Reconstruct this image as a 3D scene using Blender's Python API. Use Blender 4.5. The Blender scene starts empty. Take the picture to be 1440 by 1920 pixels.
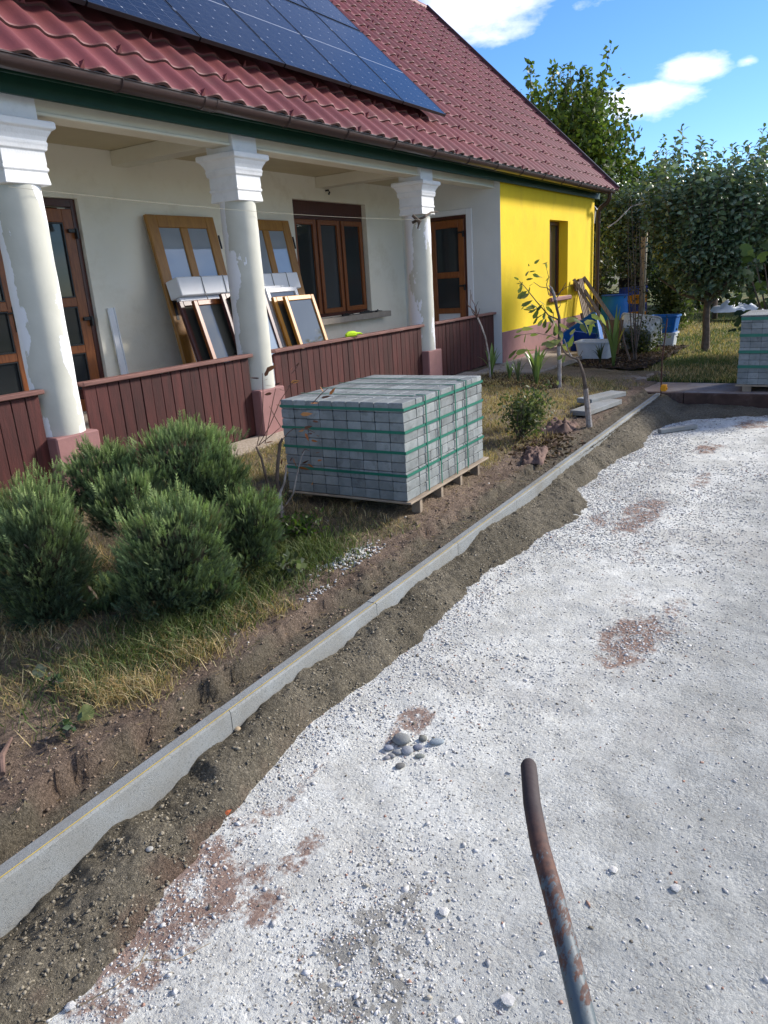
import bpy, math, random
import numpy as np
from mathutils import Vector, Matrix, Euler
random.seed(7); rng = np.random.default_rng(11)
S = bpy.context.scene
COL = S.collection
# ------------------------------------------------------------------ camera, light, exposure
HC = 1.62; FPX = 1396.0
_X = np.array([910., -495., 1396.]); _X /= np.linalg.norm(_X)
_D = np.array([290., 4470., 1396.]); _D -= _X*_D.dot(_X); _D /= np.linalg.norm(_D)
_Z = -_D; _Y = np.cross(_Z, _X)
RW = np.array([_X, _Y, _Z])
cam_d = bpy.data.cameras.new("camera"); cam = bpy.data.objects.new("camera", cam_d); COL.objects.link(cam)
cam_d.sensor_fit = 'VERTICAL'; cam_d.sensor_height = 36; cam_d.lens = FPX/1920*36
cam_d.clip_start = 0.02; cam_d.clip_end = 3000
m = Matrix.Identity(4)
for i in range(3):
    m[i][0] = RW[i, 0]; m[i][1] = -RW[i, 1]; m[i][2] = -RW[i, 2]
m[2][3] = HC
cam.matrix_world = m
S.camera = cam
S.render.resolution_x = 768; S.render.resolution_y = 1024

SUN_EL = math.radians(27); SUN_AZ = math.radians(58)     # azimuth from the -Y axis towards +X
sv = Vector((math.sin(SUN_AZ)*math.cos(SUN_EL), -math.cos(SUN_AZ)*math.cos(SUN_EL), math.sin(SUN_EL)))
sd = bpy.data.lights.new("sun", 'SUN'); sun = bpy.data.objects.new("sun", sd); COL.objects.link(sun)
sd.energy = 2.5; sd.angle = math.radians(9); sd.color = (1.0, .93, .84)
sun.rotation_euler = sv.to_track_quat('Z', 'Y').to_euler()
W = bpy.data.worlds.new("World"); S.world = W; W.use_nodes = True
S.view_settings.view_transform = 'Standard'; S.view_settings.look = 'None'
S.view_settings.exposure = 1.36; S.view_settings.gamma = 1

def N(nt, t, **k):
    n = nt.nodes.new(t)
    for a, b in k.items():
        if a in n.inputs.keys(): n.inputs[a].default_value = b
        else: setattr(n, a, b)
    return n
def L(nt, a, b): nt.links.new(a, b)
def mathn(nt, op, a, b=None, clamp=False):
    n = nt.nodes.new('ShaderNodeMath'); n.operation = op; n.use_clamp = clamp
    for i, v in enumerate((a, b)):
        if v is None: continue
        if isinstance(v, (int, float)): n.inputs[i].default_value = v
        else: nt.links.new(v, n.inputs[i])
    return n.outputs[0]
def mixc(nt, f, a, b, bt='MIX'):
    n = nt.nodes.new('ShaderNodeMix'); n.data_type = 'RGBA'; n.blend_type = bt
    for i, v in ((0, f), (6, a), (7, b)):
        if isinstance(v, (int, float)): n.inputs[i].default_value = v
        elif isinstance(v, tuple): n.inputs[i].default_value = (*v[:3], 1)
        else: nt.links.new(v, n.inputs[i])
    return n.outputs[2]
def ramp(nt, f, p0, p1, c0=(0, 0, 0), c1=(1, 1, 1)):
    n = nt.nodes.new('ShaderNodeValToRGB')
    n.color_ramp.elements[0].position = p0; n.color_ramp.elements[1].position = p1
    n.color_ramp.elements[0].color = (*c0, 1); n.color_ramp.elements[1].color = (*c1, 1)
    nt.links.new(f, n.inputs[0]); return n.outputs[0]

# sky: Nishita + procedural clouds laid out by direction
wt = W.node_tree; wt.nodes.clear()
out = N(wt, 'ShaderNodeOutputWorld'); bg = N(wt, 'ShaderNodeBackground'); bg.inputs[1].default_value = 0.15
sky = N(wt, 'ShaderNodeTexSky'); sky.sky_type = 'NISHITA'; sky.sun_disc = False
sky.sun_elevation = SUN_EL; sky.sun_rotation = math.atan2(sv.x, sv.y)
sky.air_density = 1.0; sky.dust_density = .25; sky.ozone_density = 2.5; sky.altitude = 200
tc = N(wt, 'ShaderNodeTexCoord')
mp = N(wt, 'ShaderNodeMapping'); mp.inputs['Scale'].default_value = (1, 1, 2.4); L(wt, tc.outputs['Generated'], mp.inputs[0])
nz = N(wt, 'ShaderNodeTexNoise', Scale=3.1, Detail=9.0, Roughness=.56); L(wt, mp.outputs[0], nz.inputs['Vector'])
nz2 = N(wt, 'ShaderNodeTexNoise', Scale=11.0, Detail=8.0, Roughness=.6); L(wt, mp.outputs[0], nz2.inputs['Vector'])
sep = N(wt, 'ShaderNodeSeparateXYZ'); L(wt, tc.outputs['Generated'], sep.inputs[0])
def cloudblob(c, inv):            # soft ellipsoid of denser cloud round a direction
    s = N(wt, 'ShaderNodeVectorMath', operation='SUBTRACT'); L(wt, tc.outputs['Generated'], s.inputs[0]); s.inputs[1].default_value = c
    q = N(wt, 'ShaderNodeVectorMath', operation='MULTIPLY'); L(wt, s.outputs[0], q.inputs[0]); q.inputs[1].default_value = inv
    l = N(wt, 'ShaderNodeVectorMath', operation='LENGTH'); L(wt, q.outputs[0], l.inputs[0])
    return mathn(wt, 'SUBTRACT', 1.0, l.outputs['Value'], clamp=True)
blobs = None
for c, inv, w in (((.868, .41, .285), (6.5, 6.5, 15.), .38), ((.953, .235, .176), (7., 8.5, 30.), .50),
                  ((.966, .185, .196), (8., 12., 30.), .42), ((.972, .131, .197), (20., 34., 60.), .32),
                  ((.93, .25, .27), (7., 8., 40.), .22), ((.5, .5, .45), (2.2, 2.2, 4.), .4),
                  ((-.6, .5, .3), (1.6, 1.6, 4.), .5), ((.3, -.8, .35), (1.8, 1.8, 4.), .45), ((-.2, -.6, .6), (1.8, 1.8, 3.), .4)):  # wide blobs: unseen clouds added out of view for neutral fill light
    b = mathn(wt, 'MULTIPLY', cloudblob(c, inv), w)
    blobs = b if blobs is None else mathn(wt, 'MAXIMUM', blobs, b)
nn = mathn(wt, 'ADD', mathn(wt, 'MULTIPLY', nz.outputs[0], .52), mathn(wt, 'MULTIPLY', nz2.outputs[0], .48))
cf = mathn(wt, 'SUBTRACT', mathn(wt, 'ADD', nn, blobs), mathn(wt, 'MULTIPLY', cloudblob((.95, .24, .2), (2.0, 2.0, 2.6)), .17))
cr = ramp(wt, cf, .535, .90)
gs = N(wt, 'ShaderNodeHueSaturation'); gs.inputs['Saturation'].default_value = 1.15; gs.inputs['Value'].default_value = .50
L(wt, sky.outputs[0], gs.inputs['Color'])
tint = mixc(wt, 1.0, gs.outputs[0], (.57, .745, 1.02), 'MULTIPLY')
cl = mixc(wt, cr, tint, (7.4, 6.8, 6.15))
L(wt, cl, bg.inputs[0]); L(wt, bg.outputs[0], out.inputs[0])

# ------------------------------------------------------------------ photo ray -> world point
def ray(u, v): return RW @ np.array([(u-720)/FPX, (v-960)/FPX, 1.])
def at(u, v, x=None, y=None, z=None):
    d = ray(u, v)
    t = x/d[0] if x is not None else (y/d[1] if y is not None else (z-HC)/d[2])
    return Vector(d*t + np.array([0, 0, HC]))

# ------------------------------------------------------------------ noise for terrain
def vnoise(x, y, seed=0):
    xi = np.floor(x).astype(np.int64); yi = np.floor(y).astype(np.int64); fx = x-xi; fy = y-yi
    fx = fx*fx*(3-2*fx); fy = fy*fy*(3-2*fy)
    def h(a, b):
        n = (a*374761393 + b*668265263 + seed*1442695041) & 0xffffffff
        n = ((n ^ (n >> 13))*1274126177) & 0xffffffff
        return ((n ^ (n >> 16)) & 0xffff)/65535.
    return (h(xi, yi)*(1-fx)+h(xi+1, yi)*fx)*(1-fy)+(h(xi, yi+1)*(1-fx)+h(xi+1, yi+1)*fx)*fy
def fbm(x, y, s, o=4, seed=0):
    a = 0.; w = 1.; t = 0.
    for i in range(o):
        a = a+w*(vnoise(np.asarray(x, float)*s+17.3*i, np.asarray(y, float)*s-9.1*i, seed+i)-.5); t += w; w *= .5; s *= 2.03
    return a/t*2
def sstep(a, b, x): t = np.clip((x-a)/(b-a), 0, 1); return t*t*(3-2*t)

# ------------------------------------------------------------------ mesh helpers
def fastmesh(name, V, F, col=None, smooth=False):
    V = np.asarray(V, np.float32); F = np.asarray(F, np.int32); k = F.shape[1]
    me = bpy.data.meshes.new(name)
    me.vertices.add(len(V)); me.vertices.foreach_set('co', V.ravel())
    me.loops.add(F.size); me.loops.foreach_set('vertex_index', F.ravel())
    me.polygons.add(len(F)); me.polygons.foreach_set('loop_start', np.arange(0, F.size, k, dtype=np.int32))
    me.polygons.foreach_set('loop_total', np.full(len(F), k, np.int32))
    if smooth: me.polygons.foreach_set('use_smooth', np.ones(len(F), bool))
    me.update(calc_edges=True)
    if col is not None:
        a = me.color_attributes.new('Col', 'FLOAT_COLOR', 'POINT')
        c = np.ones((len(V), 4), np.float32); c[:, :col.shape[1]] = col
        a.data.foreach_set('color', c.ravel())
    return me
def link(name, me, mat=None, parent=None):
    o = bpy.data.objects.new(name, me); COL.objects.link(o)
    if mat is not None and me is not None and len(me.materials) == 0: me.materials.append(mat)
    if parent is not None: o.parent = parent
    return o
def tag(o, label=None, cat=None, group=None, kind=None):
    for k, v in (('label', label), ('category', cat), ('group', group), ('kind', kind)):
        if v: o[k] = v
    return o
def empty(name, loc=(0, 0, 0), rot=(0, 0, 0), parent=None):
    o = bpy.data.objects.new(name, None); COL.objects.link(o); o.location = loc; o.rotation_euler = rot
    o.empty_display_size = .1
    if parent: o.parent = parent
    return o
class MB:
    def __init__(s): s.v = []; s.f = []
    def add(s, vs, fs):
        n = len(s.v); s.v += [tuple(p) for p in vs]; s.f += [tuple(i+n for i in f) for f in fs]; return s
    def box(s, x0, x1, y0, y1, z0, z1):
        v = [(x, y, z) for x in (x0, x1) for y in (y0, y1) for z in (z0, z1)]
        return s.add(v, [(0, 1, 3, 2), (4, 6, 7, 5), (0, 4, 5, 1), (2, 3, 7, 6), (0, 2, 6, 4), (1, 5, 7, 3)])
    def bar(s, a, b, w, h, up=(0, 0, 1)):       # oriented box from a to b
        a = Vector(a); b = Vector(b); d = (b-a).normalized(); u = Vector(up)
        r = d.cross(u)
        if r.length < 1e-4: r = d.cross(Vector((1, 0, 0)))
        r.normalize(); u = r.cross(d)
        v = [p+r*i*w/2+u*j*h/2 for p in (a, b) for i in (-1, 1) for j in (-1, 1)]
        return s.add(v, [(0, 1, 3, 2), (4, 6, 7, 5), (0, 4, 5, 1), (2, 3, 7, 6), (0, 2, 6, 4), (1, 5, 7, 3)])
    def tube(s, pts, rad, n=8, cap=True):
        pts = [Vector(p) for p in pts]
        if isinstance(rad, (int, float)): rad = [rad]*len(pts)
        vs = []; fs = []; ref = Vector((.13, .31, .94)).normalized()
        for i, p in enumerate(pts):
            d = (pts[min(i+1, len(pts)-1)]-pts[max(i-1, 0)]).normalized()
            r = d.cross(ref)
            if r.length < .1: r = d.cross(Vector((1, 0, 0)))
            r.normalize(); u = r.cross(d)
            for k in range(n):
                a = 2*math.pi*k/n; vs.append(p+(r*math.cos(a)+u*math.sin(a))*rad[i])
        for i in range(len(pts)-1):
            for k in range(n):
                k2 = (k+1) % n; fs.append((i*n+k, i*n+k2, (i+1)*n+k2, (i+1)*n+k))
        if cap:
            fs.append(tuple(range(n))[::-1]); fs.append(tuple((len(pts)-1)*n+k for k in range(n)))
        return s.add(vs, fs)
    def lathe(s, prof, c=(0, 0, 0), n=24, sq=False):   # profile list of (r,z); sq -> square section
        vs = []; fs = []; n = 4 if sq else n
        for r, z in prof:
            for k in range(n):
                a = 2*math.pi*(k+.5)/n if sq else 2*math.pi*k/n; q = r*(math.sqrt(2) if sq else 1)
                vs.append((c[0]+q*math.cos(a), c[1]+q*math.sin(a), c[2]+z))
        for i in range(len(prof)-1):
            for k in range(n):
                k2 = (k+1) % n; fs.append((i*n+k, i*n+k2, (i+1)*n+k2, (i+1)*n+k))
        fs.append(tuple(range(n))[::-1]); fs.append(tuple((len(prof)-1)*n+k for k in range(n)))
        return s.add(vs, fs)
    def extr(s, poly, x0, x1):     # polygon in (y,z) extruded along x
        n = len(poly); v = [(x0, y, z) for y, z in poly]+[(x1, y, z) for y, z in poly]
        f = [(k, (k+1) % n, n+(k+1) % n, n+k) for k in range(n)]
        return s.add(v, f+[tuple(range(n))[::-1], tuple(range(n, 2*n))])
    def mesh(s, name, smooth=False):
        me = bpy.data.meshes.new(name); me.from_pydata(s.v, [], s.f); me.update()
        if smooth:
            me.polygons.foreach_set('use_smooth', [True]*len(me.polygons))
            try: me.set_sharp_from_angle(angle=math.radians(40))
            except Exception: pass
        return me
    def build(s, name, mat, parent=None, bevel=0, smooth=False, loc=None):
        o = link(name, s.mesh(name, smooth), mat, parent)
        if loc is not None: o.location = loc
        if bevel:
            b = o.modifiers.new('bevel', 'BEVEL'); b.width = bevel; b.segments = 1; b.limit_method = 'ANGLE'
        return o
def B(name, mat, parent, *boxes, bevel=0):
    q = MB()
    for b in boxes: q.box(*b)
    return q.build(name, mat, parent, bevel)
def recentre(o):              # move a world-space part's origin to the middle of its mesh
    me = o.data; c = np.zeros(len(me.vertices)*3, np.float32); me.vertices.foreach_get('co', c); c = c.reshape(-1, 3)
    mid = (c.max(0)+c.min(0))/2; me.vertices.foreach_set('co', (c-mid).ravel()); o.location = Vector(mid); me.update(); return o
def rotm(n, tilt=math.pi, up=None):   # n random rotation matrices
    q = rng.normal(size=(n, 4)); q /= np.linalg.norm(q, axis=1, keepdims=True)
    w, x, y, z = q.T
    return np.stack([1-2*(y*y+z*z), 2*(x*y-z*w), 2*(x*z+y*w), 2*(x*y+z*w), 1-2*(x*x+z*z), 2*(y*z-x*w), 2*(x*z-y*w), 2*(y*z+x*w), 1-2*(x*x+y*y)], 1).reshape(n, 3, 3)
def frames(D, roll=None):           # rotation matrices whose local z is D (n,3)
    D = D/np.linalg.norm(D, axis=1, keepdims=True); n = len(D)
    ref = np.tile([0, 0, 1.], (n, 1)); ref[np.abs(D[:, 2]) > .95] = [1, 0, 0]
    x = np.cross(ref, D); x /= np.linalg.norm(x, axis=1, keepdims=True); y = np.cross(D, x)
    a = rng.uniform(0, 2*np.pi, n) if roll is None else roll
    c, s_ = np.cos(a)[:, None], np.sin(a)[:, None]
    return np.stack([x*c+y*s_, -x*s_+y*c, D], 2)
def scatter(name, T, F, pos, R, sc, cols=None, tcol=None, smooth=False):
    T = np.asarray(T, float); F = np.asarray(F); n = len(pos)
    sc = np.asarray(sc, float)
    if sc.ndim == 1: sc = sc[:, None]
    V = np.einsum('nij,nvj->nvi', R, T[None]*sc[:, None, :]*np.ones((n, 1, 1)))+pos[:, None, :]
    FF = (F[None]+(np.arange(n)*len(T))[:, None, None]).reshape(-1, F.shape[1])
    c = None
    if cols is not None:
        c = np.repeat(cols[:, None, :], len(T), 1)
        if tcol is not None: c = c*np.asarray(tcol)[None, :, None]
        c = c.reshape(-1, cols.shape[1])
    return fastmesh(name, V.reshape(-1, 3), FF, c, smooth)
ICO_V = []; _p = (1+5**.5)/2
for a, b in ((-1, _p), (1, _p), (-1, -_p), (1, -_p)): ICO_V += [(a, b, 0)]
for a, b in ((-1, _p), (1, _p), (-1, -_p), (1, -_p)): ICO_V += [(0, a, b)]
for a, b in ((_p, -1), (_p, 1), (-_p, -1), (-_p, 1)): ICO_V += [(a, 0, b)]
ICO_V = np.array(ICO_V)/math.sqrt(1+_p*_p)
ICO_F = np.array([(0, 11, 5), (0, 5, 1), (0, 1, 7), (0, 7, 10), (0, 10, 11), (1, 5, 9), (5, 11, 4), (11, 10, 2), (10, 7, 6), (7, 1, 8), (3, 9, 4), (3, 4, 2), (3, 2, 6), (3, 6, 8), (3, 8, 9), (4, 9, 5), (2, 4, 11), (6, 2, 10), (8, 6, 7), (9, 8, 1)])
OCT_V = np.array([(1, 0, .1), (0, 1, -.1), (-1, .1, 0), (.1, -1, 0), (.1, 0, .8), (0, .1, -.8), (.6, .6, .4)]); 
OCT_F = np.array([(0, 6, 4), (6, 1, 4), (1, 2, 4), (2, 3, 4), (3, 0, 4), (1, 0, 5), (2, 1, 5), (3, 2, 5), (0, 3, 5), (0, 1, 6)])

# ------------------------------------------------------------------ materials
def base(name):
    m = bpy.data.materials.new(name); m.use_nodes = True; nt = m.node_tree
    return m, nt, nt.nodes['Principled BSDF']
def M(name, c, c2=None, sc=6, rough=.8, bump=.0, bsc=60, spec=.3, met=0, rnd=0., stretch=(1, 1, 1), dirt=None, coat=0, dsc=2.5):
    m, nt, p = base(name)
    p.inputs['Roughness'].default_value = rough; p.inputs['Metallic'].default_value = met
    p.inputs['Specular IOR Level'].default_value = spec; p.inputs['Coat Weight'].default_value = coat
    g = N(nt, 'ShaderNodeNewGeometry'); mp = N(nt, 'ShaderNodeMapping'); mp.inputs['Scale'].default_value = stretch
    L(nt, g.outputs['Position'], mp.inputs[0]); P = mp.outputs[0]
    c2 = c2 or tuple(x*.82 for x in c)
    n1 = N(nt, 'ShaderNodeTexNoise', Scale=sc, Detail=6., Roughness=.6); L(nt, P, n1.inputs['Vector'])
    col = mixc(nt, ramp(nt, n1.outputs[0], .35, .65), c, c2)
    if dirt:
        n3 = N(nt, 'ShaderNodeTexNoise', Scale=dsc, Detail=9., Roughness=.72); L(nt, P, n3.inputs['Vector'])
        col = mixc(nt, ramp(nt, n3.outputs[0], .52, .68), col, dirt)
    if rnd:
        oi = N(nt, 'ShaderNodeObjectInfo')
        v = mathn(nt, 'ADD', mathn(nt, 'MULTIPLY', oi.outputs['Random'], 2*rnd), 1-rnd)
        h = N(nt, 'ShaderNodeHueSaturation'); L(nt, col, h.inputs['Color']); L(nt, v, h.inputs['Value']); col = h.outputs[0]
    L(nt, col, p.inputs['Base Color'])
    if bump:
        n2 = N(nt, 'ShaderNodeTexNoise', Scale=bsc, Detail=5., Roughness=.65); L(nt, P, n2.inputs['Vector'])
        b = N(nt, 'ShaderNodeBump'); b.inputs['Strength'].default_value = bump; b.inputs['Distance'].default_value = .01
        L(nt, n2.outputs[0], b.inputs['Height']); L(nt, b.outputs[0], p.inputs['Normal'])
    return m
def leafmat(name, rough=.5, trans=.35, mul=(1, 1, 1), spec=.35):
    m, nt, p = base(name)
    a = N(nt, 'ShaderNodeAttribute', attribute_name='Col'); c = mixc(nt, 1., a.outputs['Color'], mul, 'MULTIPLY')
    L(nt, c, p.inputs['Base Color']); p.inputs['Roughness'].default_value = rough; p.inputs['Specular IOR Level'].default_value = spec
    t = N(nt, 'ShaderNodeBsdfTranslucent'); L(nt, mixc(nt, 1., c, (1.1, 1.2, .6), 'MULTIPLY'), t.inputs[0])
    x = N(nt, 'ShaderNodeMixShader'); x.inputs[0].default_value = trans
    L(nt, p.outputs[0], x.inputs[1]); L(nt, t.outputs[0], x.inputs[2]); L(nt, x.outputs[0], nt.nodes['Material Output'].inputs[0])
    return m
def attrmat(name, rough=.9, bump=.6, bsc=220, spec=.2, var=.25, vsc=90, crumbs=0):
    m, nt, p = base(name); g = N(nt, 'ShaderNodeNewGeometry')
    a = N(nt, 'ShaderNodeAttribute', attribute_name='Col')
    n = N(nt, 'ShaderNodeTexNoise', Scale=vsc, Detail=6., Roughness=.7); L(nt, g.outputs['Position'], n.inputs['Vector'])
    v = ramp(nt, n.outputs[0], .3, .7, (1-var,)*3, (1+var,)*3)
    L(nt, mixc(nt, 1., a.outputs['Color'], v, 'MULTIPLY'), p.inputs['Base Color'])
    p.inputs['Roughness'].default_value = rough; p.inputs['Specular IOR Level'].default_value = spec
    n2 = N(nt, 'ShaderNodeTexNoise', Scale=bsc, Detail=6., Roughness=.75); L(nt, g.outputs['Position'], n2.inputs['Vector'])
    b = N(nt, 'ShaderNodeBump'); b.inputs['Strength'].default_value = bump; b.inputs['Distance'].default_value = .012
    hgt = n2.outputs[0]
    if crumbs:                     # crumbs of earth: warped cells at two sizes
        w = N(nt, 'ShaderNodeVectorMath', operation='MULTIPLY_ADD'); L(nt, n2.outputs['Color'], w.inputs[0]); w.inputs[1].default_value = (.018,)*3; L(nt, g.outputs['Position'], w.inputs[2])
        va = N(nt, 'ShaderNodeTexVoronoi', Scale=crumbs); vb = N(nt, 'ShaderNodeTexVoronoi', Scale=crumbs*2.6); L(nt, w.outputs[0], va.inputs['Vector']); L(nt, w.outputs[0], vb.inputs['Vector'])
        hgt = mathn(nt, 'SUBTRACT', hgt, mathn(nt, 'ADD', mathn(nt, 'MULTIPLY', va.outputs['Distance'], .9), mathn(nt, 'MULTIPLY', vb.outputs['Distance'], .6)))
        sc1 = N(nt, 'ShaderNodeSeparateColor'); L(nt, vb.outputs['Color'], sc1.inputs[0]); sc2 = N(nt, 'ShaderNodeSeparateColor'); L(nt, va.outputs['Color'], sc2.inputs[0])
        cc = mixc(nt, 1., mixc(nt, 1., a.outputs['Color'], v, 'MULTIPLY'), ramp(nt, sc1.outputs[0], 0, 1, (.72,)*3, (1.2,)*3), 'MULTIPLY')
        L(nt, mixc(nt, 1., cc, ramp(nt, sc2.outputs[0], 0, 1, (.82,)*3, (1.14,)*3), 'MULTIPLY'), p.inputs['Base Color'])
    L(nt, hgt, b.inputs['Height']); L(nt, b.outputs[0], p.inputs['Normal'])
    return m
def glassmat(name, c=(.022, .025, .026), rough=.04, spec=.5):
    m, nt, p = base(name); g = N(nt, 'ShaderNodeNewGeometry')
    n = N(nt, 'ShaderNodeTexNoise', Scale=1.6, Detail=3.); L(nt, g.outputs['Position'], n.inputs['Vector'])
    L(nt, mixc(nt, n.outputs[0], c, tuple(x*1.9 for x in c)), p.inputs['Base Color'])
    p.inputs['Roughness'].default_value = rough; p.inputs['Specular IOR Level'].default_value = spec
    b = N(nt, 'ShaderNodeBump'); b.inputs['Strength'].default_value = .02; b.inputs['Distance'].default_value = .02
    L(nt, n.outputs[0], b.inputs['Height']); L(nt, b.outputs[0], p.inputs['Normal'])
    return m

m_cream = M('cream_plaster', (.92, .875, .73), (.88, .83, .68), 1.3, .92, .22, 45, dirt=(.82, .765, .61))
m_ceil = M('ceiling_paint', (.62, .54, .36), (.57, .49, .32), 2, .9, .1)
m_beam = M('beam_paint', (.76, .72, .58), (.70, .65, .51), 2, .85, .1)
m_endwall = M('grey_white_plaster', (.74, .745, .71), (.68, .685, .65), 1.6, .92, .15, 50)
m_yellow = M('yellow_plaster', (.88, .64, .032), (.84, .59, .028), 3.2, .93, .5, 38, dirt=(.76, .53, .035), stretch=(1, 1, .55))
m_pink = M('mauve_plinth_paint', (.30, .155, .145), (.25, .13, .12), 5, .8, .2, 60)
m_cap = M('white_stucco', (.84, .84, .83), (.79, .79, .78), 4, .85, .3, 30, dirt=(.74, .74, .73), dsc=9)
m_green = M('green_board_paint', (.006, .038, .023), (.008, .046, .028), 8, .5, .05)
m_gutter = M('brown_gutter_metal', (.050, .027, .025), (.042, .024, .022), 12, .38, .03, spec=.5)
m_wood = M('brown_red_stained_plank', (.078, .021, .018), (.045, .014, .012), 5, .6, .35, 30, rnd=.28, stretch=(5, 5, .6))
m_wcap = M('weathered_rail_cap', (.22, .11, .09), (.14, .065, .055), 6, .7, .25, 40, stretch=(.5, 4, 4))
m_frame = M('golden_oak_frame', (.29, .095, .022), (.19, .055, .014), 8, .38, .05, 60, stretch=(6, 6, .7), spec=.5)
m_frame_d = M('mahogany_frame', (.085, .020, .012), (.055, .014, .009), 8, .35, .05, 60, stretch=(6, 6, .7), spec=.5)
m_ochre = M('ochre_varnished_wood', (.40, .195, .035), (.31, .14, .025), 4, .42, .08, 60, stretch=(8, 8, .7), spec=.5)
m_ochre2 = M('orange_pine_sash', (.55, .25, .03), (.44, .18, .02), 4, .4, .08, 60, stretch=(8, 8, .7), spec=.5)
m_white = M('white_pvc', (.82, .83, .84), (.78, .79, .80), 4, .4, .03, spec=.5)
m_glass = glassmat('window_glass')
m_glass_l = glassmat('reflecting_glass', (.20, .23, .26), .03, 1.)
m_curtain = M('net_curtain', (.34, .35, .34), (.22, .23, .22), 9, .9, stretch=(9, 9, .1))
m_black = M('black_metal', (.018, .017, .017), rough=.4, spec=.5)
m_grille = M('drip_sill_concrete', (.42, .37, .31), (.33, .29, .24), 9, .9, .4, 60)
m_conc = M('kerb_concrete', (.31, .33, .33), (.245, .245, .225), 3, .92, .5, 420, rnd=.06, dirt=(.145, .155, .155), dsc=130)
m_paver = M('grey_paver_concrete', (.27, .29, .285), (.20, .22, .215), 9, .92, .5, 120, rnd=.2, dirt=(.15, .16, .155), dsc=14)
m_path = M('path_concrete', (.34, .30, .25), (.26, .225, .19), 1.5, .95, .5, 70, dirt=(.17, .13, .10))
m_apron = M('washed_pebble_apron', (.55, .47, .37), (.28, .22, .16), 45, .95, .9, 70)
m_dirtblock = M('dirt_stained_concrete', (.105, .062, .048), (.06, .036, .028), 6, .95, .7, 60, dirt=(.17, .12, .10))
m_strap = M('green_strapping', (.008, .13, .085), (.010, .155, .10), 9, .45, .02, spec=.5)
m_palletw = M('raw_pallet_wood', (.36, .29, .21), (.24, .19, .14), 7, .85, .3, 50, rnd=.15)
m_bark = M('grey_bark', (.17, .13, .105), (.085, .065, .05), 14, .95, .8, 70)
m_bark_p = M('pale_limed_bark', (.46, .43, .40), (.20, .165, .14), 12, .95, .6, 70)
m_twig = M('reddish_twig', (.15, .075, .055), (.10, .055, .04), 20, .8)
m_leaf = leafmat('leaf', .5, .42); m_leaf_gloss = leafmat('glossy_leaf', .34, .22, spec=.6); m_grass = leafmat('grass_blade', .6, .3, spec=.2)
m_jun = leafmat('juniper_needle', .6, .2, spec=.25); m_dry = leafmat('dry_leaf', .8, .15, spec=.1)
m_soil = attrmat('garden_soil', .95, 1.0, 110, .15, .35, 60, crumbs=75.)
m_pebble = attrmat('stone', .8, .35, 260, .25, .16, 120)
m_lawn = attrmat('lawn_base', .95, .8, 60, .1, .35, 9)
m_blue = M('blue_plastic', (.008, .10, .36), (.010, .13, .40), 4, .6, .03, spec=.2)
m_blue2 = M('dark_blue_plastic', (.010, .045, .22), rough=.4)
m_orange = M('orange_crate_plastic', (.85, .36, .015), rough=.6); m_cblue = M('violet_blue_crate_plastic', (.05, .09, .42), rough=.45)
m_red = M('dark_red_crate_plastic', (.20, .02, .03), rough=.5); m_dark = M('dark_void', (.012, .011, .012), rough=.9)
m_tub = M('grimy_white_plastic', (.60, .62, .60), (.45, .46, .44), 7, .5, .1, dirt=(.28, .26, .22), dsc=5)
m_brownb = M('brown_board', (.13, .085, .06), (.09, .06, .045), 6, .9, .3)
m_rust = None

# ------------------------------------------------------------------ terrain
def kin(x): return 2.035+.012*x            # inner edge of the kerb
KX = np.array([-1, .846, .92, 1.04, 1.27, 1.41, 1.6, 1.66, 1.87, 1.94, 2.34, 2.6, 2.98, 3.2, 3.44, 4.07, 4.32, 4.8, 5.3, 6.1, 7.2, 8, 8.7, 10])
KZ = np.array([-.175, -.173, -.166, -.142, -.095, -.14, -.119, -.085, -.1, -.075, -.055, -.09, -.06, -.085, -.053, -.085, -.03, -.06, -.095, -.05, -.06, -.03, -.03, -.02])
BX = np.array([-2, .3, .72, 1.09, 1.45, 1.82, 2.18, 2.6, 3.02, 3.5, 3.93, 4.3, 4.84, 5.36, 5.6, 5.95, 6.7, 7.66, 8.5, 9.0, 9.3, 9.6, 10.1])
BY = np.array([1.5, 1.58, 1.61, 1.64, 1.72, 1.79, 1.825, 1.79, 1.765, 1.80, 1.82, 1.79, 1.72, 1.60, 1.66, 1.86, 1.88, 1.76, 1.84, 1.72, 1.45, .9, .2])
def bnd(x): return np.interp(x, BX, BY)+.035*fbm(x, x*0+3.1, 5, 3, 5)
ZD = -.18
def drive_z(x, y):
    z = ZD+.012*fbm(x, y, 1.1, 3, 1)+.006*fbm(x, y, 9, 3, 2)
    z = z+.006*np.sin((y+.25*x)*9)*sstep(-.2, .6, fbm(x, y, .8, 2, 31))*.5
    return z
def sand_z(x, y):
    ko = kin(x)-.065; b = bnd(x); t = np.clip((ko-y)/(ko-b+1e-6), 0, 1.4)
    zk = np.interp(x, KX, KZ)
    prof = (1-np.clip(t, 0, 1))**.85; prof = np.minimum(prof, np.exp(-((ko-y)/np.interp(x, [8.7, 9.5], [.42, .15]))**2)+.22*(1-np.clip(t, 0, 1)))
    z = (ZD-.005)+(zk-ZD)*prof+.05*np.sin(np.pi*np.clip(t, 0, 1))*(.6+.8*fbm(x, y, 1.3, 2, 9))
    z = z+.013*fbm(x, y, 7, 4, 12)*np.minimum(1, t*4)+.008*fbm(x, y, 30, 3, 13)
    return z-.14*np.clip(t-1, 0, .4)/.4*1.2
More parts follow.
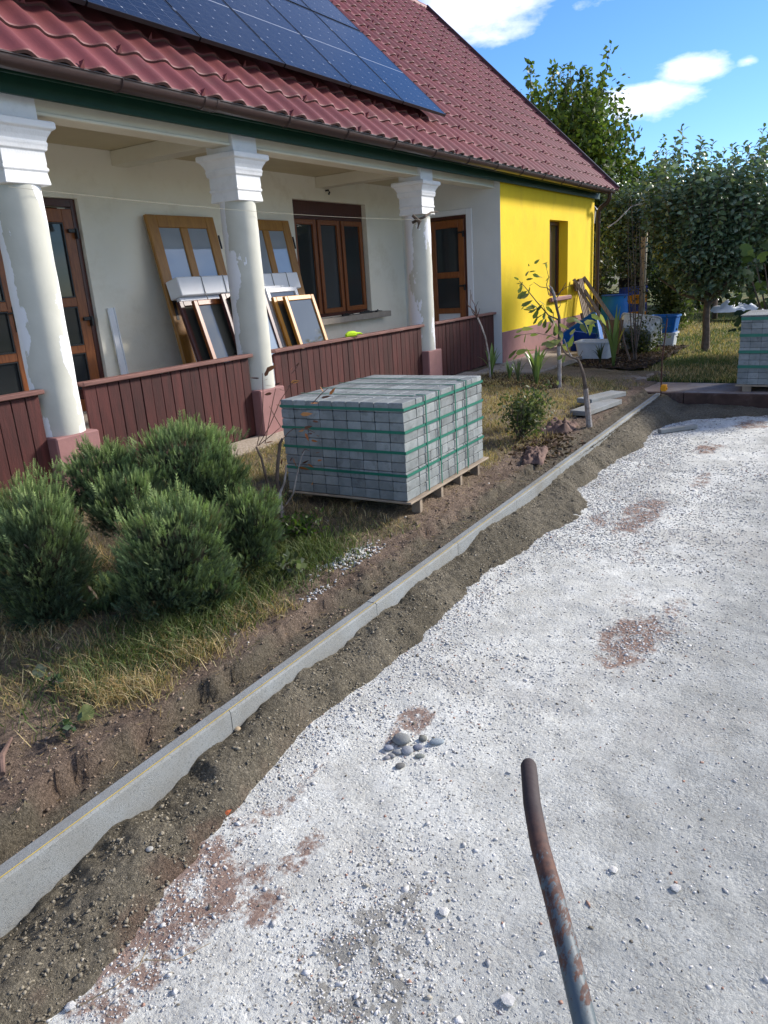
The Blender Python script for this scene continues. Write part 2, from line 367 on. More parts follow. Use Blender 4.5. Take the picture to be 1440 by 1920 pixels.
def garden_z(x, y):
    d = y-kin(x); b = .17+.09*fbm(x, x*0, 2.2, 3, 20)+.035*fbm(x, x*0, 11, 2, 21)
    dep = np.interp(x, [0, 1.6, 2.4, 3.4, 10], [.095, .085, .055, .030, .022])
    e = sstep(b-.006, b+.016, d)
    z = -dep*(1-e)+e*(.015+.105*sstep(.5, 2.7, d))
    z = z+e*(.012*fbm(x, y, 2.3, 3, 22)+.010*fbm(x, y, 12, 4, 23))*(1-sstep(2.2, 2.7, d))+.012*fbm(x, y, 30, 3, 24)+.006*fbm(x, y, 17, 3, 25)
    z = z+.060*np.exp(-(((x-5.0)/.9)**2+((y-2.85)/.35)**2)**2)
    return z
def grid(x0, x1, y0, y1, r, zf, cf, name, mat, keep=None, smooth=False):
    nx = int((x1-x0)/r)+1; ny = int((y1-y0)/r)+1
    X, Y = np.meshgrid(np.linspace(x0, x1, nx), np.linspace(y0, y1, ny), indexing='ij')
    Z = zf(X, Y); V = np.stack([X, Y, Z], 2).reshape(-1, 3)
    i = np.arange(nx*ny).reshape(nx, ny)
    F = np.stack([i[:-1, :-1], i[1:, :-1], i[1:, 1:], i[:-1, 1:]], 2).reshape(-1, 4)
    if keep is not None:
        c = V[F].mean(1); F = F[keep(c[:, 0], c[:, 1])]
    return link(name, fastmesh(name, V, F, cf(X, Y, Z).reshape(-1, 3), smooth), mat)
def lerp3(a, b, t): t = t[..., None]; return np.array(a)*(1-t)+np.array(b)*t
# garden soil colour
def grassmask(x, y):
    d = y-kin(x)
    g = sstep(.30, .55, d+.22*fbm(x, y, 3.2, 3, 40))
    bare = sstep(.0, .25, 1.72-x+.25*fbm(x, y, 3, 2, 41)-.55*np.maximum(0, y-3.0)*0)*sstep(-.1, .2, 3.05-y+.3*fbm(x, y, 2.5, 2, 42))
    clump = np.exp(-(((x-1.62)/.25)**2+((y-2.55)/.13)**2))+np.exp(-(((x-1.45)/.12)**2+((y-2.85)/.1)**2))
    g = np.clip(g*(1-bare)+clump*.9, 0, 1)
    g = g*(1-np.exp(-(((x-6.6)/.55)**2+((y-2.45)/.22)**2))*.8)
    return g
def gcol(X, Y, Z):
    d = Y-kin(X)
    red = lerp3((.27, .200, .150), (.195, .142, .106), sstep(-.4, .4, fbm(X, Y, 2, 3, 50)))
    dark = np.array((.165, .142, .103))
    dk = (1-sstep(.14, .26, d+.05*fbm(X, Y, 8, 2, 53)))[..., None]; c = red*(1-dk)+dark*dk
    th = lerp3((.30, .24, .155), (.20, .165, .095), sstep(-.3, .3, fbm(X, Y, 3, 3, 51)))
    g = (grassmask(X, Y)*.75)[..., None]
    return c*(1-g)+th*g
garden = grid(-.6, 12.0, 2.045, 5.35, .018, lambda x, y: garden_z(x, np.maximum(y, kin(x)+.002)), gcol, 'garden_bed_soil', m_soil)
# shift the first rows under the kerb's inner edge is not needed: they start against it
tag(garden, kind='structure')
def scol(X, Y, Z):
    c = lerp3((.215, .188, .138), (.145, .126, .090), sstep(-.5, .5, fbm(X, Y, 4, 4, 60)))
    rd = .7*sstep(-.25, .45, fbm(X, Y, 7, 4, 61)+.1-np.abs(Y-bnd(X))*6)*sstep(2.4, 1.4, X)
    return c*(1-rd[..., None])+np.array((.165, .10, .072))*rd[..., None]
def sandgrid(name, x0, x1, ny, r):
    nx = int((x1-x0)/r)+1; xs = np.linspace(x0, x1, nx); t = np.linspace(0, 1.25, ny)
    X = np.repeat(xs[:, None], ny, 1); T = np.repeat(t[None], nx, 0)
    ko = kin(X)-.060; Y = ko-(ko-bnd(X))*T; Z = sand_z(X, Y)
    Z = Z+.012*fbm(X, Y, 20, 2, 64)
    i = np.arange(nx*ny).reshape(nx, ny)
    F = np.stack([i[:-1, :-1], i[:-1, 1:], i[1:, 1:], i[1:, :-1]], 2).reshape(-1, 4)
    return link(name, fastmesh(name, np.stack([X, Y, Z], 2).reshape(-1, 3), F, scol(X, Y, Z).reshape(-1, 3)), m_soil)
sand = sandgrid('sand_haunch_soil', -.6, 10.05, 60, .012); tag(sand, kind='structure')
# driveway of crushed limestone
RP = [(2.33, 1.44, .20, .07, .85), (5.45, 1.25, .46, .16, 1.), (1.22, 1.50, .26, .10, .85), (.95, 1.52, .2, .08, .8), (5.2, 1.5, .3, .07, .7), (3.45, .80, .30, .15, .9), (3.7, .7, .35, .1, .55), (7.8, 1.15, .3, .14, .9), (1.32, 1.66, .28, .08, .9), (1.02, 1.6, .25, .07, .9),
      (6.6, 1.0, .35, .08, .6), (4.7, 1.05, .3, .06, .55), (1.55, 1.4, .10, .06, .6), (1.30, 1.35, .09, .05, .7), (9.1, .9, .3, .2, .75), (9.75, .5, .14, .8, .95), (4.0, .95, .3, .1, .35), (1.75, 1.62, .2, .04, .6)]
def redmask(x, y):
    r = 0*x
    wx = x+.10*fbm(x, y, 6, 3, 70); wy = y+.05*fbm(x, y, 6, 3, 71)
    for a, b, s, q, w in RP: r = np.maximum(r, w*sstep(1.5, .5, np.hypot((wx-a)/s, (wy-b)/q)))
    return np.clip(r*1.25, 0, 1)*np.clip(.80+.9*fbm(x, y, 18, 3, 72), 0, 1)
def darkmask(x, y):
    r = np.exp(-(((x-1.42)/.28)**2+((y-1.02)/.16)**2))*1.15+np.exp(-(((x-1.2)/.2)**2+((y-.9)/.25)**2))*.9+np.exp(-(((x-3.5)/.4)**2+((y-.8)/.12)**2))*.5
    return r*sstep(.0, .5, fbm(x, y, 20, 3, 73)+.2)
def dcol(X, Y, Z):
    drive_shade = sstep(1.3, .4, Y+.05*X+.25*fbm(X, Y, 1.5, 3, 74))       # greyer towards the middle of the drive: shade painted into the colour
    c = lerp3((.66, .66, .60), (.42, .427, .395), drive_shade)
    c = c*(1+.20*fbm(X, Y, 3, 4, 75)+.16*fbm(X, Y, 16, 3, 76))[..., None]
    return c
def add_masks(o):
    me = o.data; n = len(me.vertices); co = np.zeros(n*3, np.float32); me.vertices.foreach_get('co', co); co = co.reshape(-1, 3).astype(float)
    q = np.ones((n, 4), np.float32); q[:, 0] = redmask(co[:, 0], co[:, 1]); q[:, 1] = darkmask(co[:, 0], co[:, 1]); q[:, 2] = sstep(-.1, .5, fbm(co[:, 0], co[:, 1], 1.4, 4, 140))
    a_ = me.color_attributes.new('Msk', 'FLOAT_COLOR', 'POINT'); a_.data.foreach_set('color', q.ravel())
m_drive, nt, p = base('crushed_limestone')
g = N(nt, 'ShaderNodeNewGeometry'); a = N(nt, 'ShaderNodeAttribute', attribute_name='Col')
v1 = N(nt, 'ShaderNodeTexVoronoi', Scale=75.); v2 = N(nt, 'ShaderNodeTexVoronoi', Scale=170.); v3 = N(nt, 'ShaderNodeTexNoise', Scale=14., Detail=8., Roughness=.7)
wv = N(nt, 'ShaderNodeTexNoise', Scale=30., Detail=3.); L(nt, g.outputs['Position'], wv.inputs['Vector'])
wm = N(nt, 'ShaderNodeVectorMath', operation='MULTIPLY_ADD'); L(nt, wv.outputs['Color'], wm.inputs[0]); wm.inputs[1].default_value = (.02,)*3; L(nt, g.outputs['Position'], wm.inputs[2])
for v in (v1, v2): L(nt, wm.outputs[0], v.inputs['Vector'])
L(nt, g.outputs['Position'], v3.inputs['Vector'])
gray = N(nt, 'ShaderNodeSeparateColor'); L(nt, v1.outputs['Color'], gray.inputs[0])
gray2 = N(nt, 'ShaderNodeSeparateColor'); L(nt, v2.outputs['Color'], gray2.inputs[0])
pat = ramp(nt, v3.outputs[0], .42, .60)
f1 = ramp(nt, gray.outputs[0], 0., 1., (.84,)*3, (1.1,)*3); f2 = ramp(nt, gray2.outputs[0], 0., 1., (.86,)*3, (1.1,)*3)
c = mixc(nt, mathn(nt, 'MULTIPLY', pat, .8), a.outputs['Color'], mixc(nt, 1., a.outputs['Color'], f1, 'MULTIPLY'))
c = mixc(nt, 1., c, f2, 'MULTIPLY')
ms = N(nt, 'ShaderNodeAttribute', attribute_name='Msk'); mss = N(nt, 'ShaderNodeSeparateColor'); L(nt, ms.outputs['Color'], mss.inputs[0])
v4 = N(nt, 'ShaderNodeTexNoise', Scale=38., Detail=9., Roughness=.8); L(nt, g.outputs['Position'], v4.inputs['Vector'])
v5 = N(nt, 'ShaderNodeTexNoise', Scale=5., Detail=7., Roughness=.65); L(nt, g.outputs['Position'], v5.inputs['Vector'])
c = mixc(nt, 1., c, ramp(nt, v5.outputs[0], .30, .68, (.80, .79, .77), (1.08, 1.08, 1.08)), 'MULTIPLY')
jn = mathn(nt, 'MULTIPLY', mathn(nt, 'SUBTRACT', v4.outputs[0], .5), 2.6)
fr_ = ramp(nt, mathn(nt, 'ADD', mss.outputs[0], jn), .40, .78); fk_ = ramp(nt, mathn(nt, 'ADD', mss.outputs[1], jn), .55, .72); fb_ = mathn(nt, 'MULTIPLY', ramp(nt, mathn(nt, 'ADD', mss.outputs[2], jn), .72, 1.1), .45)
c = mixc(nt, fb_, c, (.40, .385, .34)); c = mixc(nt, mathn(nt, 'MULTIPLY', fr_, .86), c, mixc(nt, gray2.outputs[0], (.17, .088, .060), (.28, .175, .125))); c = mixc(nt, mathn(nt, 'MULTIPLY', fk_, .62), c, (.13, .115, .09))
spk = ramp(nt, gray2.outputs[1], .955, .97); c = mixc(nt, mathn(nt, 'MULTIPLY', spk, .6), c, (.20, .18, .15))
L(nt, c, p.inputs['Base Color']); p.inputs['Roughness'].default_value = .95; p.inputs['Specular IOR Level'].default_value = .15
h = mathn(nt, 'ADD', mathn(nt, 'MULTIPLY', v1.outputs['Distance'], -1.2), mathn(nt, 'MULTIPLY', v2.outputs['Distance'], -.6))
h = mathn(nt, 'MULTIPLY', h, mathn(nt, 'ADD', mathn(nt, 'MULTIPLY', pat, .85), .12))
scm = N(nt, 'ShaderNodeMapping'); scm.inputs['Rotation'].default_value = (0, 0, .5); scm.inputs['Scale'].default_value = (5., 62., 5.); L(nt, wm.outputs[0], scm.inputs[0])
v6 = N(nt, 'ShaderNodeTexNoise', Scale=1., Detail=4., Roughness=.6); L(nt, scm.outputs[0], v6.inputs['Vector'])
h = mathn(nt, 'ADD', h, mathn(nt, 'MULTIPLY', mathn(nt, 'MULTIPLY', v6.outputs[0], .9), ramp(nt, v5.outputs[0], .45, .6)))
h = mathn(nt, 'ADD', mathn(nt, 'MULTIPLY', h, .6), mathn(nt, 'ADD', mathn(nt, 'MULTIPLY', v3.outputs[0], .5), mathn(nt, 'MULTIPLY', v4.outputs[0], .9)))
b = N(nt, 'ShaderNodeBump'); b.inputs['Strength'].default_value = .6; b.inputs['Distance'].default_value = .010; L(nt, h, b.inputs['Height']); L(nt, b.outputs[0], p.inputs['Normal'])
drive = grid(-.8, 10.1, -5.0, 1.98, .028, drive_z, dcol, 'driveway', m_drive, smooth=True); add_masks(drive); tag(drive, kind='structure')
# wide ground sheet under everything, and the far lawn
gr = MB().add([(-400, -400, -.45), (600, -400, -.45), (600, 500, -.45), (-400, 500, -.45)], [(0, 1, 2, 3)]).build('ground', M('far_ground', (.10, .11, .04), (.15, .12, .06), .3, .95)); tag(gr, kind='structure')
lane = MB().add([(-30, -30, ZD-.03), (10.1, -30, ZD-.03), (10.1, 1.9, ZD-.03), (-30, 1.9, ZD-.03)], [(0, 1, 2, 3)]).build('outer_yard', M('yard_gravel', (.52, .53, .52), (.42, .43, .42), 3, .95, .6, 60)); tag(lane, kind='structure')
def lawn_z(x, y): return -.005+.02*fbm(x, y, .5, 3, 80)+.012*fbm(x, y, 3, 2, 81)+.06*sstep(2.5, 4.5, y)
def lcol(X, Y, Z):
    t = sstep(-.35, .4, fbm(X, Y, .9, 4, 82)); c = lerp3((.085, .105, .032), (.20, .165, .07), t*.85)
    return c
lawn = grid(11.0, 60, -22, 5.2, .16, lawn_z, lcol, 'lawn', m_lawn, smooth=True); tag(lawn, kind='structure')
lawn2 = grid(17.45, 60, 5.2, 40, .5, lambda x, y: .05+0*x, lcol, 'back_lawn', m_lawn); tag(lawn2, kind='structure')

# paths
def flat(name, mat, x0, x1, y0, y1, z0, z1, bevel=.006): o = B(name, mat, None, (x0, x1, y0, y1, z0, z1), bevel=bevel); tag(o, kind='structure'); return o
flat('cross_path', m_path, 11.15, 11.9, 2.55, 4.1, -.2, .012)
flat('house_pavement', m_path, 10.95, 17.9, 4.1, 5.148, -.2, .125)
flat('porch_apron', m_apron, 1.0, 10.94, 4.83, 5.30, -.2, .13)
flat('worn_slab_path', M('worn_slab', (.27, .20, .155), (.34, .32, .31), 1.1, .95, .5, 70, dirt=(.15, .105, .08)), 10.16, 10.995, -4.0, 2.54, -.2, .0)
mulch = grid(12.06, 15.6, 2.75, 4.09, .03, lambda x, y: .05+.03*fbm(x, y, 4, 3, 90)+.02*fbm(x, y, 20, 3, 91), lambda X, Y, Z: lerp3((.07, .05, .035), (.035, .026, .02), sstep(-.3, .3, fbm(X, Y, 14, 3, 92))), 'mulch_bed', m_soil); tag(mulch, kind='structure')

# kerb stones
kerb = empty('kerb', (0, 0, 0)); tag(kerb, kind='structure')
edges = [-1.2, -.19, .82, 1.86, 2.99, 3.98, 4.99, 5.99, 6.99, 7.99, 8.99, 10.05]
for a, b_ in zip(edges[:-1], edges[1:]):
    q = MB(); ya = kin(a); L_ = b_-a-.004
    prof = [(-.065, -.25), (-.065, -.008), (-.057, 0.0), (-.006, 0.0), (0., -.006), (0., -.25)]
    q.extr(prof, 0, L_); o = q.build('kerb_stone', m_conc, kerb); o.location = (a, ya, random.uniform(-.002, .002)); o.rotation_euler = (0, 0, math.atan(.012))
for i, (a, b_) in enumerate(((1.83, 2.52), (.84, 1.82), (-.2, .83), (-1.3, -.21), (-2.4, -1.31), (-3.4, -2.41))):
    q = MB().box(10.10, 10.16, a, b_, -.25, -.004)
    o = q.build('kerb_stone', m_dirtblock, kerb, .006)
    if i == 0: o['label'] = 'dirt-stained kerb stone across the end of the drive'

# ------------------------------------------------------------------ house
house = empty('house', (12.07, 5.15, .1)); tag(house, 'long house with white pillared porch, mauve tiled roof and yellow end wall', 'house')
house.matrix_world = Matrix.Translation((0, 0, 0)); 
YB = 7.0
def wall_open(name, mat, axis, a0, a1, z0, z1, t0, t1, holes):
    """wall along axis with rectangular holes [(a0,a1,z0,z1)] built from boxes butted end to end"""
    q = MB(); xs = sorted({a0, a1, *[h[0] for h in holes], *[h[1] for h in holes]})
    for p0, p1 in zip(xs[:-1], xs[1:]):
        mid = (p0+p1)/2; hz = sorted([(h[2], h[3]) for h in holes if h[0] < mid < h[1]]); z = z0
        segs = []
        for h0, h1 in hz:
            if h0 > z: segs.append((z, h0))
            z = h1
        if z < z1: segs.append((z, z1))
        for s0, s1 in segs:
            q.box(p0, p1, t0, t1, s0, s1) if axis == 'x' else q.box(t0, t1, p0, p1, s0, s1)
    return q.build(name, mat, house)
wall_open('porch_wall', m_cream, 'x', .5, 12.07, .0, 3.3, YB, YB+.35, [(3.45, 5.43, .45, 2.61), (9.02, 10.92, 1.12, 2.79)])
wall_open('porch_end_wall', m_endwall, 'y', 5.151, YB, .12, 3.1, 12.07, 12.35, [(5.76, 6.50, .45, 2.57)])
wall_open('yellow_wall', m_yellow, 'x', 12.073, 17.2, .64, 3.06, 5.15, 5.5, [(14.40, 15.46, 1.09, 2.50)])
B('plinth', m_pink, house, (12.076, 17.21, 5.138, 5.5, .0, .638), bevel=.004)
B('gable_wall', m_yellow, house, (16.9, 17.198, 5.502, 13.2, 0, 3.06))
q = MB(); q.add([(17.0, 5.3, 3.062), (17.0, 13.1, 3.062), (17.0, 9.2, 7.1), (17.198, 5.3, 3.062), (17.198, 13.1, 3.062), (17.198, 9.2, 7.1)], [(0, 1, 2), (5, 4, 3), (0, 3, 4, 1), (1, 4, 5, 2), (2, 5, 3, 0)]); q.build('gable', m_yellow, house)
B('porch_floor', m_path, house, (.5, 12.068, 5.36, YB, .0, .45))
B('porch_ceiling', m_ceil, house, (.5, 12.06, 5.46, YB-.003, 3.11, 3.14))
q = MB().box(.5, 12.068, 5.25, 5.455, 2.915, 3.16); q.box(.5, 12.068, 5.232, 5.25, 2.915, 2.94); q.build('porch_beam', m_beam, house, .006)
for x in (3.65, 6.05, 9.71): B('cross_beam', m_beam, house, (x-.11, x+.11, 5.457, YB-.002, 2.96, 3.107), bevel=.004)
B('fascia_board', m_green, house, (.5, 17.36, 5.08, 5.112, 2.985, 3.14), bevel=.003)
B('fascia_board', m_green, house, (.5, 17.36, 4.93, 4.955, 3.07, 3.14), bevel=.003)
B('soffit_board', m_green, house, (.5, 17.36, 4.956, 5.079, 3.12, 3.138))
# columns
def prof_cap():
    z0 = 2.435
    pr = [(.178, 0), (.183, .006), (.172, .085), (.184, .10), (.184, .115), (.174, .125), (.178, .145), (.176, .225), (.192, .237), (.195, .262), (.199, .275), (.199, .288), (.193, .294), (.205, .325), (.222, .352), (.226, .362), (.249, .375), (.252, .385), (.252, .415), (.244, .425), (.172, .43), (.172, .60)]
    return [(r, z0+z) for r, z in pr]
m_shaft, nt, p = base('peeling_limewash')
g = N(nt, 'ShaderNodeNewGeometry'); n1 = N(nt, 'ShaderNodeTexNoise', Scale=2.6, Detail=8., Roughness=.62)
mpp = N(nt, 'ShaderNodeMapping'); mpp.inputs['Scale'].default_value = (1.3, 1.3, .55); L(nt, g.outputs['Position'], mpp.inputs[0]); L(nt, mpp.outputs[0], n1.inputs['Vector'])
sx = N(nt, 'ShaderNodeSeparateXYZ'); L(nt, g.outputs['Normal'], sx.inputs[0])
# paint has survived on the side sheltered from the drive; the driveway side is bare grey render
side = mathn(nt, 'MULTIPLY', mathn(nt, 'SUBTRACT', mathn(nt, 'MULTIPLY', sx.outputs[0], -.5), mathn(nt, 'MULTIPLY', sx.outputs[1], 1.0)), .26)
f = ramp(nt, mathn(nt, 'ADD', n1.outputs[0], side), .655, .665)
n2 = N(nt, 'ShaderNodeTexNoise', Scale=5., Detail=6.); L(nt, g.outputs['Position'], n2.inputs['Vector'])
pa = mixc(nt, n2.outputs[0], (.74, .75, .77), (.82, .83, .84)); ba = mixc(nt, n2.outputs[0], (.45, .45, .385), (.60, .595, .52))
L(nt, mixc(nt, f, pa, ba), p.inputs['Base Color']); p.inputs['Roughness'].default_value = .9
b = N(nt, 'ShaderNodeBump'); b.inputs['Strength'].default_value = .6; b.inputs['Distance'].default_value = .004; b.invert = True; L(nt, f, b.inputs['Height'])
n5 = N(nt, 'ShaderNodeTexNoise', Scale=24., Detail=5.); L(nt, g.outputs['Position'], n5.inputs['Vector'])
b2 = N(nt, 'ShaderNodeBump'); b2.inputs['Strength'].default_value = .12; b2.inputs['Distance'].default_value = .01; L(nt, n5.outputs[0], b2.inputs['Height']); L(nt, b.outputs[0], b2.inputs['Normal'])
L(nt, b2.outputs[0], p.inputs['Normal'])
CX = (3.65, 6.05, 9.71)
for x in CX:
    c = empty('column', (x, 5.38, .1), parent=house)
    q = MB(); pr = [(.180, .50)]+[(.178+.002*math.sin(k*1.7), .50+1.83*k/14) for k in range(1, 15)]+[(.176, 2.338)]
    q.lathe([(r, z-.0) for r, z in pr], n=40); o = q.build('shaft', m_shaft, c, smooth=True)
    q = MB().lathe([(r, z-.1) for r, z in prof_cap()], sq=True); q.build('capital', m_cap, c, .003)
    B('column_base', m_pink, c, (-.20, .20, -.20, .20, -.1, .503), bevel=.012)
# railing bays
plank_me = {}
def bay(x0, x1):
    r = empty('railing', ((x0+x1)/2, 5.3, .12), parent=house); w = .118; n = max(1, round((x1-x0)/w)); w = (x1-x0)/n
    key = round(w, 4)
    if key not in plank_me:
        plank_me[key] = [MB().extr([(-.011, 0), (-.011, .80), (.011, .80), (.011, 0)], -w/2+.003, w/2-.003).mesh('plank')]
        plank_me[key][0].materials.append(m_wood)
    for k in range(n):
        o = link('plank', plank_me[key][0], None, r); o.location = (x0+w*(k+.5)-(x0+x1)/2, random.uniform(-.0025, .0025), .02+random.uniform(-.004, .006)); o.rotation_euler = (0, random.uniform(-.004, .004), random.uniform(-.012, .012))
        bv = o.modifiers.new('b', 'BEVEL'); bv.width = .003; bv.segments = 1
    B('rail_cap', m_wcap, r, (x0-(x0+x1)/2-.02, x1-(x0+x1)/2+.03, -.055, .045, .825, .86), bevel=.006)
    B('back_rail', m_wood, r, (x0-(x0+x1)/2, x1-(x0+x1)/2, .0145, .055, .10, .18), (x0-(x0+x1)/2, x1-(x0+x1)/2, .0145, .055, .72, .80))
bay(1.0, 3.449); bay(3.851, 5.849); bay(6.251, 9.509); bay(9.911, 12.06)
# gutter, brackets, downpipe
q = MB(); n = 14; R0 = .075; vs = []; fs = []
secs = [(1.0, R0), (5.10, R0), (5.102, R0+.006), (5.27, R0+.006), (5.272, R0), (11.1, R0), (11.102, R0+.006), (11.25, R0+.006), (11.252, R0), (17.42, R0)]
for x, r in secs:
    for k in range(n+1):
        a = math.pi+math.pi*k/n; vs.append((x, 4.832+r*math.cos(a), 3.135+r*math.sin(a)))
    for k in range(n+1):
        a = 2*math.pi-math.pi*k/n; vs.append((x, 4.832+(r-.004)*math.cos(a), 3.135+(r-.004)*math.sin(a)))
w_ = 2*(n+1)
for i in range(len(secs)-1):
    for k in range(w_): k2 = (k+1) % w_; fs.append((i*w_+k, i*w_+k2, (i+1)*w_+k2, (i+1)*w_+k))
fs.append(tuple(range(w_))); fs.append(tuple((len(secs)-1)*w_+k for k in range(w_))[::-1])
q.add(vs, fs); q.tube([(1.0, 4.756, 3.137), (17.42, 4.756, 3.137)], .008, 8); gut = q.build('gutter', m_gutter, house, smooth=True)
capm = MB(); 
for x in (17.418,):
    pts = [(x, 4.832+R0*math.cos(math.pi+math.pi*k/12), 3.135+R0*math.sin(math.pi+math.pi*k/12)) for k in range(13)]
    capm.add(pts+[(p_[0]+.006, p_[1], p_[2]) for p_ in pts], [tuple(range(13)), tuple(range(13, 26))[::-1]])
capm.build('gutter_end_cap', m_gutter, house)
x = 2.3
while x < 17.3:
    q = MB(); q.tube([(x, 4.832+(R0+.005)*math.cos(math.pi+math.pi*k/10), 3.137+(R0+.005)*math.sin(math.pi+math.pi*k/10)) for k in range(11)], .006, 6)
    q.build('gutter_bracket', m_gutter, house, smooth=True); x += .98
q = MB().tube([(17.22, 4.83, 3.07), (17.22, 4.83, 2.98), (17.22, 4.88, 2.90), (17.20, 5.02, 2.80), (17.20, 5.06, 2.72), (17.20, 5.06, .25), (17.20, 5.02, .16)], .045, 14)
q.build('downpipe', m_gutter, house, smooth=True)
for z in (2.5, 1.2): MB().tube([(17.20, 5.06, z), (17.20, 5.06, z+.035)], .052, 14).build('pipe_clip', m_gutter, house)
# roof
MR = (7.42-3.29)/(9.205-4.945); ct = 1/math.hypot(1, MR); st = MR*ct
def rp(x, s, off=0.): return (x, 4.945+s*ct-off*st, 3.29+s*st+off*ct)
m_roof, nt, p = base('mauve_red_coated_tile'); g = N(nt, 'ShaderNodeNewGeometry')
n1 = N(nt, 'ShaderNodeTexNoise', Scale=2.2, Detail=8., Roughness=.7); n2 = N(nt, 'ShaderNodeTexNoise', Scale=300., Detail=2.)
for v in (n1, n2): L(nt, g.outputs['Position'], v.inputs['Vector'])
c = mixc(nt, ramp(nt, n1.outputs[0], .35, .65), (.19, .047, .048), (.145, .036, .038)); c = mixc(nt, mathn(nt, 'MULTIPLY', ramp(nt, n1.outputs[0], .55, .72), .5), c, (.20, .095, .08))
oi = N(nt, 'ShaderNodeObjectInfo'); hh = N(nt, 'ShaderNodeHueSaturation'); L(nt, c, hh.inputs['Color']); L(nt, mathn(nt, 'ADD', mathn(nt, 'MULTIPLY', oi.outputs['Random'], .24), .88), hh.inputs['Value'])
L(nt, hh.outputs[0], p.inputs['Base Color']); p.inputs['Roughness'].default_value = .6; p.inputs['Specular IOR Level'].default_value = .4
b = N(nt, 'ShaderNodeBump'); b.inputs['Strength'].default_value = .25; b.inputs['Distance'].default_value = .003; L(nt, n2.outputs[0], b.inputs['Height']); L(nt, b.outputs[0], p.inputs['Normal'])
m_lip = M('dark_tile_edge', (.115, .070, .060), (.09, .04, .038), 9, .7)  # front lips of the sheets, darker and browner than their faces
PW = .29; ROW = .36; XE = 17.42; RIDGE = 5.93
def wave(x):
    t = (np.cos(2*np.pi*x/PW)+1)/2
    return .046*t**1.35
def tile_mesh(w):
    """a stepped, waved sheet: local x along the eave, y up the slope, z off the slope"""
    nx = int(round(w/PW*10))+1; xs = np.linspace(0, w, nx); wv = wave(xs-PW/2)
    V = []; 
    for (y, off, k) in ((-.012, .003, .9), (-.014, .024, 1.), (-.006, .031, 1.), (.05, .030, 1.), (.2, .018, .97), (ROW+.02, .004, .9)):
        for i, xx in enumerate(xs): V.append((xx, y-(.012*wv[i]/.046 if y < .04 else 0), wv[i]*k+off))
    F = []
    for r in range(5):
        for i in range(nx-1): F.append((r*nx+i, r*nx+i+1, (r+1)*nx+i+1, (r+1)*nx+i))
    # upstanding lap corner at the sheet's end
    n0 = len(V); V += [(w-.020, -.02, .028), (w+.018, -.02, .030), (w+.004, .0, .085), (w-.004, .03, .045)]
    F += [(n0, n0+1, n0+2), (n0+1, n0+3, n0+2), (n0+3, n0, n0+2)]
    me = bpy.data.meshes.new('roof_tile_sheet'); me.from_pydata(V, [], F); me.update()
    me.polygons.foreach_set('use_smooth', [True]*len(me.polygons))
    try: me.set_sharp_from_angle(angle=math.radians(35))
    except Exception: pass
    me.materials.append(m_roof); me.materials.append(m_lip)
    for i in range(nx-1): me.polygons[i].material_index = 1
    return me
roof_rot = Matrix(((1, 0, 0), (0, ct, -st), (0, st, ct))).to_euler()
roof = empty('roof', (0, 0, 0), parent=house)
tiles = {}
nrow = int((RIDGE+.23)/ROW)+1
for r in range(nrow):
    s = -.23+r*ROW; x = 4.49+(.58 if r % 2 == 0 else 0)-1.16*4
    while x < 1.2: x += 1.16
    while x < XE-.05:
        w = min(1.16, round((XE-x)/PW)*PW)
        if w < .2: break
        if r % 1 == 0:
            key = round(w, 2)
            if key not in tiles: tiles[key] = tile_mesh(w)
            if s+ROW > RIDGE: pass
            o = link('roof_tile_sheet', tiles[key], None, roof)
            o.location = rp(x, s, 0); o.rotation_euler = roof_rot
        x += 1.16
# roof deck, back slope, ridge, verge
q = MB(); a = rp(.9, -.2, -.03); b_ = rp(.9, RIDGE, -.03)
yr = b_[1]; zr = b_[2]
q.add([(.9, a[1], a[2]), (XE-.04, a[1], a[2]), (XE-.04, yr, zr), (.9, yr, zr), (.9, a[1]+.03, a[2]-.05), (XE-.04, a[1]+.03, a[2]-.05), (XE-.04, yr, zr-.09), (.9, yr, zr-.09)], [(0, 1, 2, 3), (7, 6, 5, 4), (0, 4, 5, 1), (1, 5, 6, 2), (2, 6, 7, 3), (3, 7, 4, 0)])
q.build('roof_deck', m_dark, roof)
MB().add([(.9, yr, zr), (XE, yr, zr), (XE, 2*yr-4.8, 3.2), (.9, 2*yr-4.8, 3.2), (.9, yr, zr-.06), (XE, yr, zr-.06), (XE, 2*yr-4.8, 3.14), (.9, 2*yr-4.8, 3.14)], [(0, 1, 2, 3), (7, 6, 5, 4), (0, 4, 5, 1), (1, 5, 6, 2), (2, 6, 7, 3), (3, 7, 4, 0)]).build('back_slope', m_roof, roof)
vr = MB()
a = rp(XE+.005, -.25, .055); b_ = rp(XE+.005, RIDGE+.02, .055); vr.bar(a, b_, .05, .13, (0, -st, ct)); vr.build('verge_trim', m_gutter, roof)
x = 1.0
while x < XE:
    w = min(.41, XE+.03-x); o = MB().tube([(0, 0, 0), (w, 0, 0)], [.085, .098], 12).build('ridge_tile', m_roof, roof, smooth=True); o.location = (x, yr+.0, rp(0, RIDGE, .04)[2]); x += .38
